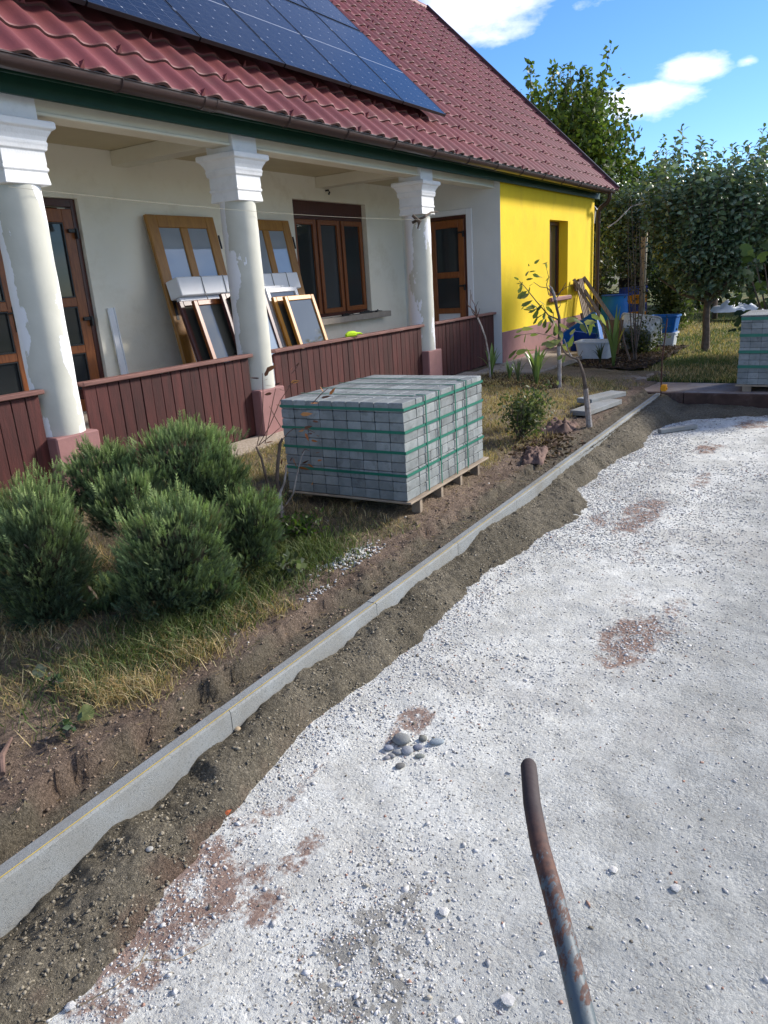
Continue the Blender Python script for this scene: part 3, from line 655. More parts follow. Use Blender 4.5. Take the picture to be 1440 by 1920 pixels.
# doors and windows
def glazed_leaf(parent, w, h, fw, panes, mat, axis='x', depth=.07, glass=m_glass, name='door_leaf', handle=None, panelmat=None):
    """one leaf in local coordinates, x across, z up, front at y=-depth/2; panes=[(z0,z1)] in 0..h"""
    q = MB(); d = depth/2
    q.box(0, fw, -d, d, 0, h); q.box(w-fw, w, -d, d, 0, h)
    z = 0
    for z0, z1 in panes:
        q.box(fw, w-fw, -d, d, z, z0); z = z1
    q.box(fw, w-fw, -d, d, z, h)
    leaf = q.build(name, mat, parent, .006)
    for i, (z0, z1) in enumerate(panes):
        bead = MB(); e = .018
        for bx in ((fw, fw+e, z0, z1), (w-fw-e, w-fw, z0, z1), (fw+e, w-fw-e, z0, z0+e), (fw+e, w-fw-e, z1-e, z1)): bead.box(bx[0], bx[1], -d+.008, -d+.02, bx[2], bx[3])
        bead.build('glazing_bead', mat if mat != m_frame else m_frame_d, parent)
        gm = glass
        if panelmat and i == 0: gm = panelmat
        MB().box(fw+.002, w-fw-.002, -.008, .008, z0+.002, z1-.002).build('glass_pane' if gm is glass else 'door_panel', gm, parent)
    if handle is not None:
        hx, hz = handle; k = MB(); k.box(hx-.018, hx+.018, -d-.012, -d, hz-.11, hz+.11); k.tube([(hx, -d-.012, hz+.03), (hx, -d-.055, hz+.03), (hx-.11*(1 if hx > w/2 else -1), -d-.055, hz+.03)], .009, 8)
        k.build('handle', m_black, parent, .002)
    return leaf
# wide porch door (left): outer frame and two leaves
d1 = empty('door', (3.45, YB+.09, .45), parent=house)
B('door_frame', m_frame_d, d1, (0, .06, -.05, .05, 0, 2.155), (1.915, 1.975, -.05, .05, 0, 2.155), (.06, 1.915, -.05, .05, 2.08, 2.155), bevel=.004)
def leafset(par, x, **k):
    e = empty('door_leaf', (x, -.01, .01), parent=par)
    return e, k
for (x, w, hd) in ((.065, 1.05, .98), (1.12, .79, None)):
    q = MB(); fw = .12; h = 2.06
    pan = ((.14, .62), (.70, 1.10), (1.19, 1.93))
    q.box(x, x+fw, -.055, .015, .01, h); q.box(x+w-fw, x+w, -.055, .015, .01, h)
    z = .01
    for z0, z1 in pan: q.box(x+fw, x+w-fw, -.055, .015, z, z0); z = z1
    q.box(x+fw, x+w-fw, -.055, .015, z, h)
    lf = q.build('door_leaf', m_frame, d1, .006)
    for z0, z1 in pan:
        MB().box(x+fw-.002, x+w-fw+.002, -.03, -.02, z0-.002, z1+.002).build('glass_pane', m_glass, lf)
    for z0, z1 in pan:
        e = .014; k = MB()
        for bx in ((x+fw, x+fw+e, z0, z1), (x+w-fw-e, x+w-fw, z0, z1), (x+fw+e, x+w-fw-e, z0, z0+e), (x+fw+e, x+w-fw-e, z1-e, z1)): k.box(bx[0], bx[1], -.048, -.031, bx[2], bx[3])
        k.build('glazing_bead', m_black, lf)
    if hd:
        k = MB(); hx = x+w-.06; k.box(hx-.018, hx+.018, -.068, -.055, .90, 1.14); k.tube([(hx, -.068, 1.08), (hx, -.11, 1.08), (hx-.12, -.11, 1.08)], .010, 8); k.build('handle', m_black, lf, .002)
    else:
        for z in (.95, 1.83):
            k = MB(); hx = x+w-.015; k.box(hx-.075, hx+.03, -.085, -.055, z, z+.035); k.box(hx+.005, hx+.03, -.10, -.055, z-.06, z+.04); k.build('hinge', m_black, lf, .002)
# end-wall door
d2 = empty('door', (12.11, 6.50, .45), (0, 0, math.radians(-90)), parent=house)     # local x runs from y=6.5 down to 5.76; outside is -Y local -> -X world
B('door_frame', m_frame_d, d2, (0, .045, -.05, .05, 0, 2.115), (.695, .74, -.05, .05, 0, 2.115), (.045, .695, -.05, .05, 2.06, 2.115), bevel=.004)
q = MB(); pan = ((.12, .53), (.62, 1.12), (1.22, 1.93)); x = .047; w = .646; fw = .11
q.box(x, x+fw, -.055, .015, .01, 2.055); q.box(x+w-fw, x+w, -.055, .015, .01, 2.055); z = .01
for z0, z1 in pan: q.box(x+fw, x+w-fw, -.055, .015, z, z0); z = z1
q.box(x+fw, x+w-fw, -.055, .015, z, 2.055); lf = q.build('door_leaf', m_frame, d2, .006)
for i, (z0, z1) in enumerate(pan): MB().box(x+fw-.002, x+w-fw+.002, -.03, -.02, z0-.002, z1+.002).build('glass_pane' if i else 'door_panel', m_glass if i else m_white, lf)
for z in (.97, 1.83):
    k = MB(); hx = x+w-.01; k.box(hx-.09, hx+.02, -.085, -.055, z, z+.03); k.box(hx, hx+.02, -.10, -.055, z-.06, z+.035); k.build('hinge', m_black, lf, .002)
q = MB(); q.box(12.052, 12.07, 5.655, 5.76, .45, 2.66); q.box(12.052, 12.07, 5.76, 6.58, 2.572, 2.66); q.build('door_trim', m_white, house, .004)
# porch window (3 lights)
w1 = empty('window', (9.02, YB+.13, 1.12), parent=house); W_ = 1.90; H_ = 1.67
B('roller_box', m_frame_d, w1, (0, W_, -.05, .07, H_-.20, H_))
q = MB(); H2 = H_-.205
q.box(0, .05, -.045, .05, 0, H2); q.box(W_-.05, W_, -.045, .05, 0, H2); q.box(.05, W_-.05, -.045, .05, 0, .05); q.box(.05, W_-.05, -.045, .05, H2-.05, H2)
for xx in (.62, 1.24): q.box(xx-.025, xx+.025, -.045, .05, .05, H2-.05)
q.build('window_frame', m_frame_d, w1, .004)
for x0, x1 in ((.052, .593), (.647, 1.213), (1.267, 1.848)):
    q = MB(); q.box(x0, x0+.07, -.07, .0, .052, H2-.052); q.box(x1-.07, x1, -.07, 0, .052, H2-.052); q.box(x0+.07, x1-.07, -.07, 0, .052, .122); q.box(x0+.07, x1-.07, -.07, 0, H2-.122, H2-.052)
    sh = q.build('window_sash', m_frame, w1, .005)
    MB().box(x0+.068, x1-.068, -.035, -.025, .12, H2-.12).build('glass_pane', m_glass, sh)
    zz = MB(); n = 24
    vs = [(x0+.08+(.22)*k/n, .02+.012*math.sin(k*1.1), z) for k in range(n+1) for z in (.13, H2-.13)]
    zz.add(vs, [(2*k, 2*k+2, 2*k+3, 2*k+1) for k in range(n)]); 
MB().box(9.19, 11.26, 6.83, YB-.001, 1.02, 1.11).box(9.06, 10.88, YB-.001, YB+.08, 1.06, 1.118).build('window_sill', m_grille, house, .006)
# yellow-wall window
w2 = empty('window', (14.40, 5.36, 1.09), parent=house)
B('window_frame', m_frame_d, w2, (0.002, .07, -.03, .04, 0, 1.41), (.99, 1.058, -.03, .04, 0, 1.41), (.07, .99, -.03, .04, 0, .07), (.07, .99, -.03, .04, 1.34, 1.41), (.50, .57, -.03, .04, .07, 1.34), bevel=.004)
B('roller_guide', m_white, w2, (.075, .115, -.06, -.032, .0, 1.40))
for a, b_ in ((.071, .499), (.571, .989)): MB().box(a, b_, 0, .01, .071, 1.339).build('glass_pane', m_glass, w2)
B('window_sill', m_pink, house, (14.33, 15.53, 5.07, 5.149, 1.0, 1.087), bevel=.02)
# wall lamp on the gable corner, ceiling hook
wl = empty('wall_lantern', (17.62, 5.32, 2.72), parent=house)
MB().tube([(-.42, .05, -.25), (-.1, .02, -.30), (0, 0, -.20)], .014, 8).build('lamp_arm', m_black, wl)
MB().lathe([(.055, -.2), (.085, .08), (.10, .085)], n=6).build('lamp_glass', M('frosted_lamp_glass', (.45, .45, .42), rough=.2), wl)
MB().lathe([(.13, .085), (.12, .10), (.05, .17), (.02, .2), (.015, .24)], n=6).build('lamp_cap', m_black, wl)
MB().tube([(9.85, YB, 2.94), (9.85, YB-.05, 2.94), (9.85, YB-.07, 2.91), (9.85, YB-.05, 2.88)], .014, 8).build('wall_hook', m_black, house)

# ------------------------------------------------------------------ solar panels
m_pv, nt, p = base('solar_cells'); tcn = N(nt, 'ShaderNodeTexCoord'); sp = N(nt, 'ShaderNodeSeparateXYZ'); L(nt, tcn.outputs['Object'], sp.inputs[0])
def gridline(o, pitch, w):
    t = mathn(nt, 'FRACT', mathn(nt, 'DIVIDE', o, pitch)); t = mathn(nt, 'ABSOLUTE', mathn(nt, 'SUBTRACT', t, .5))
    return mathn(nt, 'GREATER_THAN', t, .5-w/pitch/2)
gx = gridline(sp.outputs[0], 1.134/6, .005); gy = gridline(mathn(nt, 'SUBTRACT', sp.outputs[1], .88), .0975*1.0, .003)
fing = gridline(sp.outputs[0], 1.134/54, .0012)
mid = mathn(nt, 'LESS_THAN', mathn(nt, 'ABSOLUTE', mathn(nt, 'SUBTRACT', sp.outputs[1], .88)), .008)
dx = mathn(nt, 'ABSOLUTE', mathn(nt, 'SUBTRACT', mathn(nt, 'FRACT', mathn(nt, 'ADD', mathn(nt, 'DIVIDE', sp.outputs[0], 1.134/6), .5)), .5)); dy = mathn(nt, 'ABSOLUTE', mathn(nt, 'SUBTRACT', mathn(nt, 'FRACT', mathn(nt, 'ADD', mathn(nt, 'DIVIDE', mathn(nt, 'SUBTRACT', sp.outputs[1], .88), .195), .5)), .5))
dia = mathn(nt, 'LESS_THAN', mathn(nt, 'ADD', dx, dy), .06)
ln = mathn(nt, 'MAXIMUM', mathn(nt, 'MAXIMUM', gx, gy), 0.); c = mixc(nt, fing, (.010, .013, .022), (.022, .026, .038)); c = mixc(nt, ln, c, (.085, .092, .105)); c = mixc(nt, mathn(nt, 'MAXIMUM', dia, mid), c, (.30, .31, .33))
L(nt, c, p.inputs['Base Color']); p.inputs['Roughness'].default_value = .22; p.inputs['Specular IOR Level'].default_value = .35; p.inputs['Coat Weight'].default_value = .0
m_alu = M('dark_aluminium', (.045, .047, .05), rough=.35, met=.6); m_alu2 = M('bright_aluminium', (.5, .51, .52), rough=.35, met=.9)
PVW = 1.14; PVL = 1.762; me_g = MB().box(.012, PVW-.012, .012, PVL-.012, .028, .034).mesh('cell_glass'); me_g.materials.append(m_pv)
fr = MB(); fr.box(0, .012, 0, PVL, 0, .036); fr.box(PVW-.012, PVW, 0, PVL, 0, .036); fr.box(.012, PVW-.012, 0, .012, 0, .036); fr.box(.012, PVW-.012, PVL-.012, PVL, 0, .036)
me_f = fr.mesh('panel_frame'); me_f.materials.append(m_alu)
me_r = MB().box(-.01, PVW+.01, .35, .39, -.10, -.002).box(-.01, PVW+.01, 1.38, 1.42, -.10, -.002).mesh('mounting_rail'); me_r.materials.append(m_alu2)
me_c = MB().box(-.022, .002, .36, .40, .0, .040).box(-.022, .002, 1.38, 1.42, .0, .040).mesh('panel_clamp'); me_c.materials.append(m_alu2)
ordn = ['first', 'second', 'third', 'fourth', 'fifth', 'sixth', 'seventh']
for row, s0 in ((0, .39), (1, 2.19)):
    for k in range(7):
        x = 10.14-1.16*(k+1)
        if x < 1.8 or (row == 1 and k > 4): continue
        e = empty('solar_panel', rp(x, s0, .165), roof_rot)
        lab = ('dark solar panel of the lower roof row, %s from the gable end' if row == 0 else 'solar panel of the upper roof row, %s from the gable end') % ordn[k]
        tag(e, lab, 'solar panel', 'solar panels on the tiled roof')
        for nm, me in (('cell_glass', me_g), ('panel_frame', me_f), ('mounting_rail', me_r), ('panel_clamp', me_c)): link(nm, me, None, e)

# ------------------------------------------------------------------ things stored on the porch
def lean(name, x, ytop, ybot, z0, L_, label, cat, group=None, ry=0, rz=0):
    th = math.asin(min(.9, (ytop-ybot)/L_)); e = empty(name, (x, ybot, z0), (-th, ry, rz)); tag(e, label, cat, group); return e
def old_door(x, lab, group):
    e = lean('old_door', x, 6.93, 6.55, .452, 2.08, lab, 'door', group)
    q = MB(); w = 1.07; h = 2.06; d = .024; fw = .15
    q.box(0, fw, -d, d, 0, h); q.box(w-fw, w, -d, d, 0, h); q.box(fw, w-fw, -d, d, 0, .22); q.box(fw, w-fw, -d, d, .86, 1.02); q.box(fw, w-fw, -d, d, h-.14, h)
    q.box(w/2-.06, w/2+.06, -d, d, 1.02, h-.14); q.box(w/2-.06, w/2+.06, -d, d, .22, .86)
    q.build('door_frame', m_ochre, e, .008)
    for a, b_ in ((fw, w/2-.06), (w/2+.06, w-fw)):
        MB().box(a-.002, b_+.002, -.004, .004, 1.018, h-.138).build('glass_pane', m_glass_l, e)
        MB().box(a+.001, b_-.001, -.012, .012, .221, .859).box(a+.04, b_-.04, -.022, -.012, .26, .82).build('door_panel', m_ochre, e, .006)
    MB().box(.05, .09, -d-.004, -d, .88, 1.16).tube([(.07, -d-.004, 1.08), (.07, -d-.05, 1.08), (.18, -d-.05, 1.08)], .01, 8).build('handle', m_black, e)
    MB().tube([(w+.012, -d, h-.38), (w+.012, -d, h-.22)], .012, 8).tube([(w+.012, -d, .3), (w+.012, -d, .46)], .012, 8).build('hinge', m_black, e)
    return e
old_door(6.22, 'ochre panelled door with two tall panes leaning on the porch wall, left of the middle column', 'old ochre doors on the porch')
old_door(7.70, 'ochre panelled door leaning beside the three-light window, right of the middle column', 'old ochre doors on the porch')
# white roller shutter window unit
e = lean('old_window_unit', 6.20, 6.62, 6.27, .40, 1.38, 'old white window unit with white roller shutter box, standing behind the middle column', 'window')
q = MB(); Wd = 2.18
q.box(0, Wd, -.10, .10, 1.20, 1.41); q.build('shutter_box', m_white, e, .01)
q = MB(); q.box(.02, .085, -.03, .03, 0, 1.198); q.box(Wd-.085, Wd-.02, -.03, .03, 0, 1.198); q.box(.085, Wd-.085, -.03, .03, 1.135, 1.198); q.box(.085, Wd-.085, -.03, .03, 0, .06); q.box(Wd*.52, Wd*.52+.06, -.03, .03, .06, 1.135); q.build('window_frame', m_white, e, .004)
q = MB()
for xx in (.36, .72, .83, 1.62, 1.92):
    q.tube([(xx, -.106, 1.205), (xx+.01, -.106, 1.405)], .005, 5); q.tube([(xx+.01, -.105, 1.411), (xx+.02, .0, 1.417)], .005, 5)
q.tube([(.36, -.106, 1.20), (.40, -.13, .8), (.38, -.12, .1)], .006, 5); q.build('tie_cord', M('grey_cord', (.35, .34, .33)), e)
def sash(x, ytop, ybot, L_, w, mat, label, fw=.06, z0=.452, extra=True, gl=m_glass_l, rz=0):
    e = lean('window_sash', x, ytop, ybot, z0, L_, label, 'window sash', 'old sashes leaning on the porch', rz=rz)
    q = MB(); d = .022
    q.box(0, fw, -d, d, 0, L_); q.box(w-fw, w, -d, d, 0, L_); q.box(fw, w-fw, -d, d, 0, fw); q.box(fw, w-fw, -d, d, L_-fw, L_); q.build('sash_frame', mat, e, .006)
    MB().box(fw-.002, w-fw+.002, -.004, .004, fw-.002, L_-fw+.002).build('glass_pane', gl, e)
    return e
m_glass_b = glassmat('brownish_glass', (.06, .06, .05), .03, 1.)
sash(6.06, 6.42, 6.10, 1.12, .62, m_frame_d, 'dark red-brown window sash leaning under the shutter box, furthest left', gl=m_glass_b)
sash(6.16, 6.30, 5.98, 1.12, .56, m_frame, 'brown window sash with an orange edge, in front of the furthest left sash', gl=m_glass_b)
sash(6.52, 6.22, 5.90, 1.17, .62, m_frame_d, 'dark red-brown window sash just left of the middle column', gl=m_glass_b, fw=.07)
sash(6.62, 6.16, 5.84, 1.14, .60, m_frame_d, 'red-brown window sash in front, partly behind the middle column', gl=m_glass_l)
sash(7.28, 6.40, 6.08, 1.22, .60, m_white, 'white window sash right of the middle column', gl=m_glass_b)
sash(7.42, 6.32, 5.98, 1.20, .62, m_white, 'white window sash with brown glass reflection, behind the orange pine sashes', gl=m_glass_b)
sash(7.40, 6.20, 5.88, 1.09, .62, m_ochre2, 'orange pine sash behind another one, right of the middle column', gl=m_glass_b)
sash(7.50, 6.10, 5.78, 1.09, .60, m_ochre2, 'orange pine window sash in front, furthest right of the leaning sashes', gl=m_glass_b)
e = lean('white_board', 5.56, 6.98, 6.90, .452, 1.06, 'narrow white board leaning on the porch wall beside the brown door', 'board')
MB().box(0, .075, -.012, .012, 0, 1.06).build('board', m_white, e, .003)
B('board_lip', m_white, e, (.076, .088, -.02, .012, 0, 1.06))
# glove on the rail
gl = MB(); gl.tube([(0, 0, .0), (.05, .005, .012), (.12, .0, .012), (.17, -.01, .006)], [.02, .034, .036, .02], 8)
for k in range(4): gl.tube([(.16, -.025+.016*k, .008), (.20, -.03+.02*k, .014), (.235+.01*(k % 2), -.032+.022*k, .0)], [.010, .010, .007], 6)
gl.tube([(.08, .03, .01), (.11, .055, .012), (.13, .06, .0)], [.01, .009, .007], 6)
o = gl.build('work_glove', M('neon_yellow_green_cloth', (.55, .80, .02), (.45, .70, .02), 30, .8), smooth=True)
o.location = (7.62, 5.28, 1.0); o.rotation_euler = (0, 0, math.radians(-14)); tag(o, 'neon yellow-green work glove lying on the railing', 'glove')
# tools on the sill
def tool(name, x, y, lab, s=1.):
    q = MB(); q.box(-.09*s, .06*s, -.02, .02, 0, .028); q.tube([(.06*s, 0, .015), (.15*s, .01, .02), (.2*s, .0, .012)], [.012, .009, .006], 6); q.box(-.05*s, .02*s, -.03, -.012, .028, .042)
    o = q.build(name, m_black, None, .003); o.location = (x, y, 1.112); o.rotation_euler = (0, 0, random.uniform(-.5, .5)); tag(o, lab, 'tool'); return o
tool('hand_tool', 10.0, 6.90, 'small black hand tool on the left of the concrete window sill'); tool('hand_tool', 10.65, 6.92, 'larger black tool lying at the right end of the concrete window sill', 1.5); tool('hand_tool', 10.88, 6.88, 'thin black tool at the corner of the concrete window sill', .8)
# washing line and stick at the third column
q = MB(); A_ = Vector((3.45, 5.16, 2.40)); Bq = Vector((9.55, 5.16, 2.36)); q.tube([A_.lerp(Bq, t)-Vector((0, 0, .05*4*t*(1-t))) for t in np.linspace(0, 1, 14)], .0017, 5)
tag(q.build('washing_line', M('pale_line', (.30, .28, .22))), 'thin washing line strung between the column capitals', 'line')
q = MB(); q.tube([(9.42, 5.30, 2.33), (9.55, 5.17, 2.40), (9.72, 5.165, 2.46), (9.92, 5.16, 2.47)], [.02, .016, .012, .008], 7); q.tube([(9.40, 5.28, 2.42), (9.44, 5.20, 2.33), (9.40, 5.21, 2.25)], [.02, .03, .012], 7)
tag(q.build('hooked_stick', m_bark), 'crooked grey stick tied under the capital of the third column', 'stick')

# ------------------------------------------------------------------ pallet of pavers
m_inner = m_paver
def chamfer_box(w, d, h, c=.0035):
    q = MB(); zs = [(0, 0.001), (c, 0), (h-c, 0), (h, c)]
    vs = []; 
    for z, i in ((0, c), (c, 0), (h-c, 0), (h, c)):
        for x, y in ((i, i), (w-i, i), (w-i, d-i), (i, d-i)): vs.append((x, y, z))
    fs = [(3, 2, 1, 0), (12, 13, 14, 15)]
    for r in range(3):
        for k in range(4): k2 = (k+1) % 4; fs.append((r*4+k, r*4+k2, (r+1)*4+k2, (r+1)*4+k))
    q.add(vs, fs); return q
PC = at(765, 941, z=.155); PRr = at(906, 858, z=.155); PLl = at(545, 917, z=.155)
ang = math.atan2(PRr.y-PC.y, PRr.x-PC.x)
LX = (PRr-PC).length; LY = (PLl-PC).length
ztop = at(750, 757, y=PC.y).z
pal = empty('paver_pallet', (PC.x, PC.y, .03), (0, 0, ang)); tag(pal, 'strapped pallet of grey concrete pavers on the grass in front of the porch', 'pallet')
zb = .155-.03; nl = 10; hl = (ztop-.155)/nl; ncol = 9; wy = LY/ncol; nrow_ = 7; wx = LX/nrow_
pm = {}
def paver(x, y, l, w, d):
    k = (round(w, 3), round(d, 3))
    if k not in pm: mm = chamfer_box(w-.005, d-.005, hl-.003, .0045).mesh('paver'); mm.materials.append(m_paver); pm[k] = mm
    o = link('paver', pm[k], None, pal); o.location = (x+random.uniform(-.002, .002), y+random.uniform(-.002, .002), zb+l*hl); o.rotation_euler = (0, 0, random.uniform(-.006, .006))
for l in range(nl):
    for j in range(ncol):                      # the end that faces the camera
        paver(-.002, j*wy, l, wx*.5 if j and l < nl-1 and (l+j) % 3 == 0 else wx, wy)
    x = wx
    while x < LX-1e-3:                         # the side that faces the drive
        w = wx*random.choice((.5, .5, 1.)) ; w = min(w, LX-x)
        if w < wx*.4: break
        paver(x, 0, l, w, wy); x += w
for i in range(1, nrow_):                      # top layer
    for j in range(1, ncol): paver(i*wx, j*wy, nl-1, wx, wy)
bk = MB(); bk.box(wx*.5, LX-.004, wy, LY-.004, zb, zb+(nl-1)*hl-.001); bk.build('inner_paver_block', m_paver, pal)
# straps
for z in (.93, .705, .50, .265):
    zz = zb+z*nl*hl; q = MB(); t = .003; h = .0095
    q.box(-.006, -.003, -.006, LY+.006, zz-h, zz+h); q.box(-.006, LX+.006, -.008, -.004, zz-h, zz+h); q.box(LX+.003, LX+.006, -.004, LY+.006, zz-h, zz+h); q.box(-.003, LX+.003, LY+.002, LY+.006, zz-h, zz+h)
    q.build('strap', m_strap, pal)
for x in (.33, .56, .86, 1.08):
    xx = x/1.45*LX; q = MB(); q.box(xx, xx+.012, -.013, -.009, zb-.02, zb+nl*hl+.003); q.box(xx, xx+.012, -.013, LY*.06, zb+nl*hl+.001, zb+nl*hl+.005); q.build('tie_strap', m_strap, pal)
for k in range(4): B('strap', m_strap, pal, (LX*(.2+.2*k), LX*(.2+.2*k)+.012, LY*.06, LY+.01, zb+nl*hl+.001, zb+nl*hl+.004))
B('pallet_deck', m_palletw, pal, (-.012, LX+.05, -.03, LY+.0, zb-.018, zb-.003), bevel=.003)
for i in range(4):
    for j in (.0, .5, .92): B('pallet_block', m_palletw, pal, (LX*(.13+.26*i), LX*(.13+.26*i)+.04, j*LY+.0, j*LY+.07, -.06, zb-.019), bevel=.003)
# second pallet at the right
p2 = empty('paver_pallet', (10.30, .15, .0)); tag(p2, 'second strapped stack of grey pavers standing on the slab at the end of the drive', 'pallet')
pm2 = {}
for l in range(11):
    hh_ = .0755
    for j in range(9):
        me = pm2.setdefault('a', chamfer_box(.19, .1175, hh_-.003).mesh('paver'))
        if not me.materials: me.materials.append(m_paver)
        o = link('paver', me, None, p2); o.location = (random.uniform(-.002, .002), .01+j*.12, .09+l*hh_)
    for i in range(1, 5):
        o = link('paver', me, None, p2); o.location = (i*.195, .01+8*.12, .09+l*hh_)
for i in range(1, 5):
    for j in range(8): o = link('paver', me, None, p2); o.location = (i*.195, .01+j*.12, .09+10*hh_)
B('inner_paver_block', m_paver, p2, (.19, .97, .02, .97, .09, .09+10*hh_-.001))
for z in (.22, .40, .60, .80): q = MB(); q.box(-.006, -.003, 0, 1.096, .09+z-.018, .09+z+.018); q.box(-.006, 1.0, 1.092, 1.096, .09+z-.018, .09+z+.018); q.build('strap', m_strap, p2)
B('top_sheet', m_conc, p2, (-.01, .99, .0, 1.1, .922, .93)); B('pallet_deck', m_palletw, p2, (-.02, 1.0, 0, 1.10, .068, .088))
for j in (.08, .5, .92): B('pallet_block', m_palletw, p2, (-.01, .09, j, j+.1, .0, .067))

# ------------------------------------------------------------------ foreground steel pipe (barrow handle)
m_rust, nt, p = base('rusty_grey_painted_steel'); g = N(nt, 'ShaderNodeNewGeometry'); sx = N(nt, 'ShaderNodeSeparateXYZ'); L(nt, g.outputs['Position'], sx.inputs[0])
n1 = N(nt, 'ShaderNodeTexNoise', Scale=42., Detail=8., Roughness=.75); mpp = N(nt, 'ShaderNodeMapping'); mpp.inputs['Scale'].default_value = (.45, 1.2, 1.2); L(nt, g.outputs['Position'], mpp.inputs[0]); L(nt, mpp.outputs[0], n1.inputs['Vector'])
far = mathn(nt, 'MULTIPLY', mathn(nt, 'SUBTRACT', sx.outputs[0], .80), .9, clamp=False)
f = ramp(nt, mathn(nt, 'ADD', n1.outputs[0], far), .455, .50)
n2 = N(nt, 'ShaderNodeTexNoise', Scale=90., Detail=6.); L(nt, g.outputs['Position'], n2.inputs['Vector'])
rc = mixc(nt, ramp(nt, n2.outputs[0], .35, .65), (.055, .026, .020), (.115, .050, .030)); rc = mixc(nt, ramp(nt, sx.outputs[0], .90, 1.02), rc, (.035, .022, .022))
L(nt, mixc(nt, f, (.075, .10, .112), rc), p.inputs['Base Color']); L(nt, ramp(nt, f, 0, 1, (.55,)*3, (.75,)*3), p.inputs['Roughness'])
b = N(nt, 'ShaderNodeBump'); b.inputs['Strength'].default_value = .5; b.inputs['Distance'].default_value = .002; L(nt, n2.outputs[0], b.inputs['Height']); L(nt, b.outputs[0], p.inputs['Normal'])
pts = [(1.128, .440, .738), (1.120, .437, .739), (1.02, .392, .744), (.93, .345, .748), (.885, .318, .750), (.84, .290, .749), (.77, .245, .736), (.697, .199, .717), (.58, .12, .68), (.35, -.04, .60), (.24, -.12, .42), (.20, -.15, -.18)]
o = MB().tube(pts, [.0125, .0150]+[.0152]*10, 20).build('barrow_handle', m_rust, smooth=True); tag(o, 'bent rusty grey steel handle reaching over the drive from the bottom edge', 'pipe')

# ------------------------------------------------------------------ loose stones
def stones(name, n, xy, size, cols, mat=m_pebble, zf=drive_z, T=ICO_V, F=ICO_F, flat_=.6, kind='stuff', jit=.34):
    pos = np.column_stack([xy, zf(xy[:, 0], xy[:, 1])]); Tn = T*(1+0*T)
    R = rotm(n); sc = size[:, None]*rng.uniform(.45, 1.3, (n, 3))
    V = np.einsum('nij,nvj->nvi', R, (Tn[None]*(1+rng.uniform(-jit, jit, (n, len(T), 1))))*sc[:, None, :]); V[:, :, 2] *= flat_
    V += pos[:, None, :]; V[:, :, 2] += (size*.10)[:, None]
    FF = (F[None]+(np.arange(n)*len(T))[:, None, None]).reshape(-1, 3)
    o = link(name, fastmesh(name, V.reshape(-1, 3), FF, np.repeat(cols, len(T), 0)), mat); tag(o, kind=kind); return o
def inbound(xy): return xy[:, 1] < bnd(xy[:, 0])+.02
def sample(n, x0, x1, y0, y1, dens):
    out = []; c = 0
    while c < n:
        q = np.column_stack([x0+(x1-x0)*rng.random(n*2)**1.5, rng.uniform(y0, y1, n*2)])
        q = q[rng.random(len(q)) < dens(q[:, 0], q[:, 1])]; out.append(q); c += len(q)
    return np.concatenate(out)[:n]
def dens_g(x, y):
    edge = np.exp(-((y-bnd(x)+.06)/.12)**2)
    patch = sstep(.05, .5, fbm(x, y, 1.7, 3, 100)+.12)
    d = .07+.42*patch*sstep(-.3, 1.2, y)+.6*edge
    for a, b_, sx_, sy_, w in ((1.45, 1.05, .35, .2, .7), (3.5, .75, .3, .2, .7), (2.2, 1.3, .2, .15, .4), (6.5, 1.5, 1.2, .2, .5), (5.2, 1.5, .8, .2, .5), (1.2, .8, .3, .4, .45)): d = d+w*np.exp(-(((x-a)/sx_)**2+((y-b_)/sy_)**2))
    return np.clip(d, 0, 1)*(y < bnd(x)+.015)
def limecol(n, t=.5):
    b_ = rng.uniform(.40, .68, n); c = np.column_stack([b_, b_*.985, b_*.94])
    k = rng.random(n); c[k > .88] *= np.array([.62, .58, .50]); c[k > .95] *= np.array([.5, .48, .45]); c[(k > .84) & (k < .87)] = (.40, .24, .18); return c
xy = sample(30000, .35, 9.9, -1.2, 1.95, dens_g); s_ = .0022+.0042*rng.random(len(xy))**2+.0008*xy[:, 0]
stones('fine_gravel', len(xy), xy, s_, limecol(len(xy)), T=OCT_V, F=OCT_F, flat_=.42)
xy = sample(3800, .4, 9.9, -1.0, 1.95, dens_g); s_ = .005+.009*rng.random(len(xy))**5+.0006*xy[:, 0]
stones('limestone_chippings', len(xy), xy, s_, limecol(len(xy)), T=OCT_V*np.array([1, 1, .9]), F=OCT_F, flat_=.45)
# stones in the sand
NS = 14000; xy = np.column_stack([.4+9.4*rng.random(NS)**1.5, rng.random(NS)]); ko = kin(xy[:, 0])-.08; xy[:, 1] = ko-(ko-bnd(xy[:, 0]))*xy[:, 1]
sc_ = np.column_stack([np.full(NS, .24), np.full(NS, .21), np.full(NS, .155)])*rng.uniform(.6, 1.3, (NS, 1)); k = rng.random(NS) > .975; sc_[k] = (.38, .34, .27)
stones('sand_pebbles', NS, xy, .0025+.008*rng.random(NS)**5, sc_, zf=sand_z, T=OCT_V, F=OCT_F)
NC = 15000; xy = np.column_stack([.3+8*rng.random(NC)**1.4, 2.06+1.3*rng.random(NC)**1.3]); xy[:, 1] = np.maximum(xy[:, 1], kin(xy[:, 0])+.015)
cc = np.column_stack([np.full(NC, .22), np.full(NC, .165), np.full(NC, .12)])*rng.uniform(.6, 1.35, (NC, 1)); k = rng.random(NC) > .99; cc[k] = (.5, .47, .42)
stones('soil_clods', NC, xy, .003+.010*rng.random(NC)**4, cc*1.15, zf=garden_z, T=OCT_V, F=OCT_F)
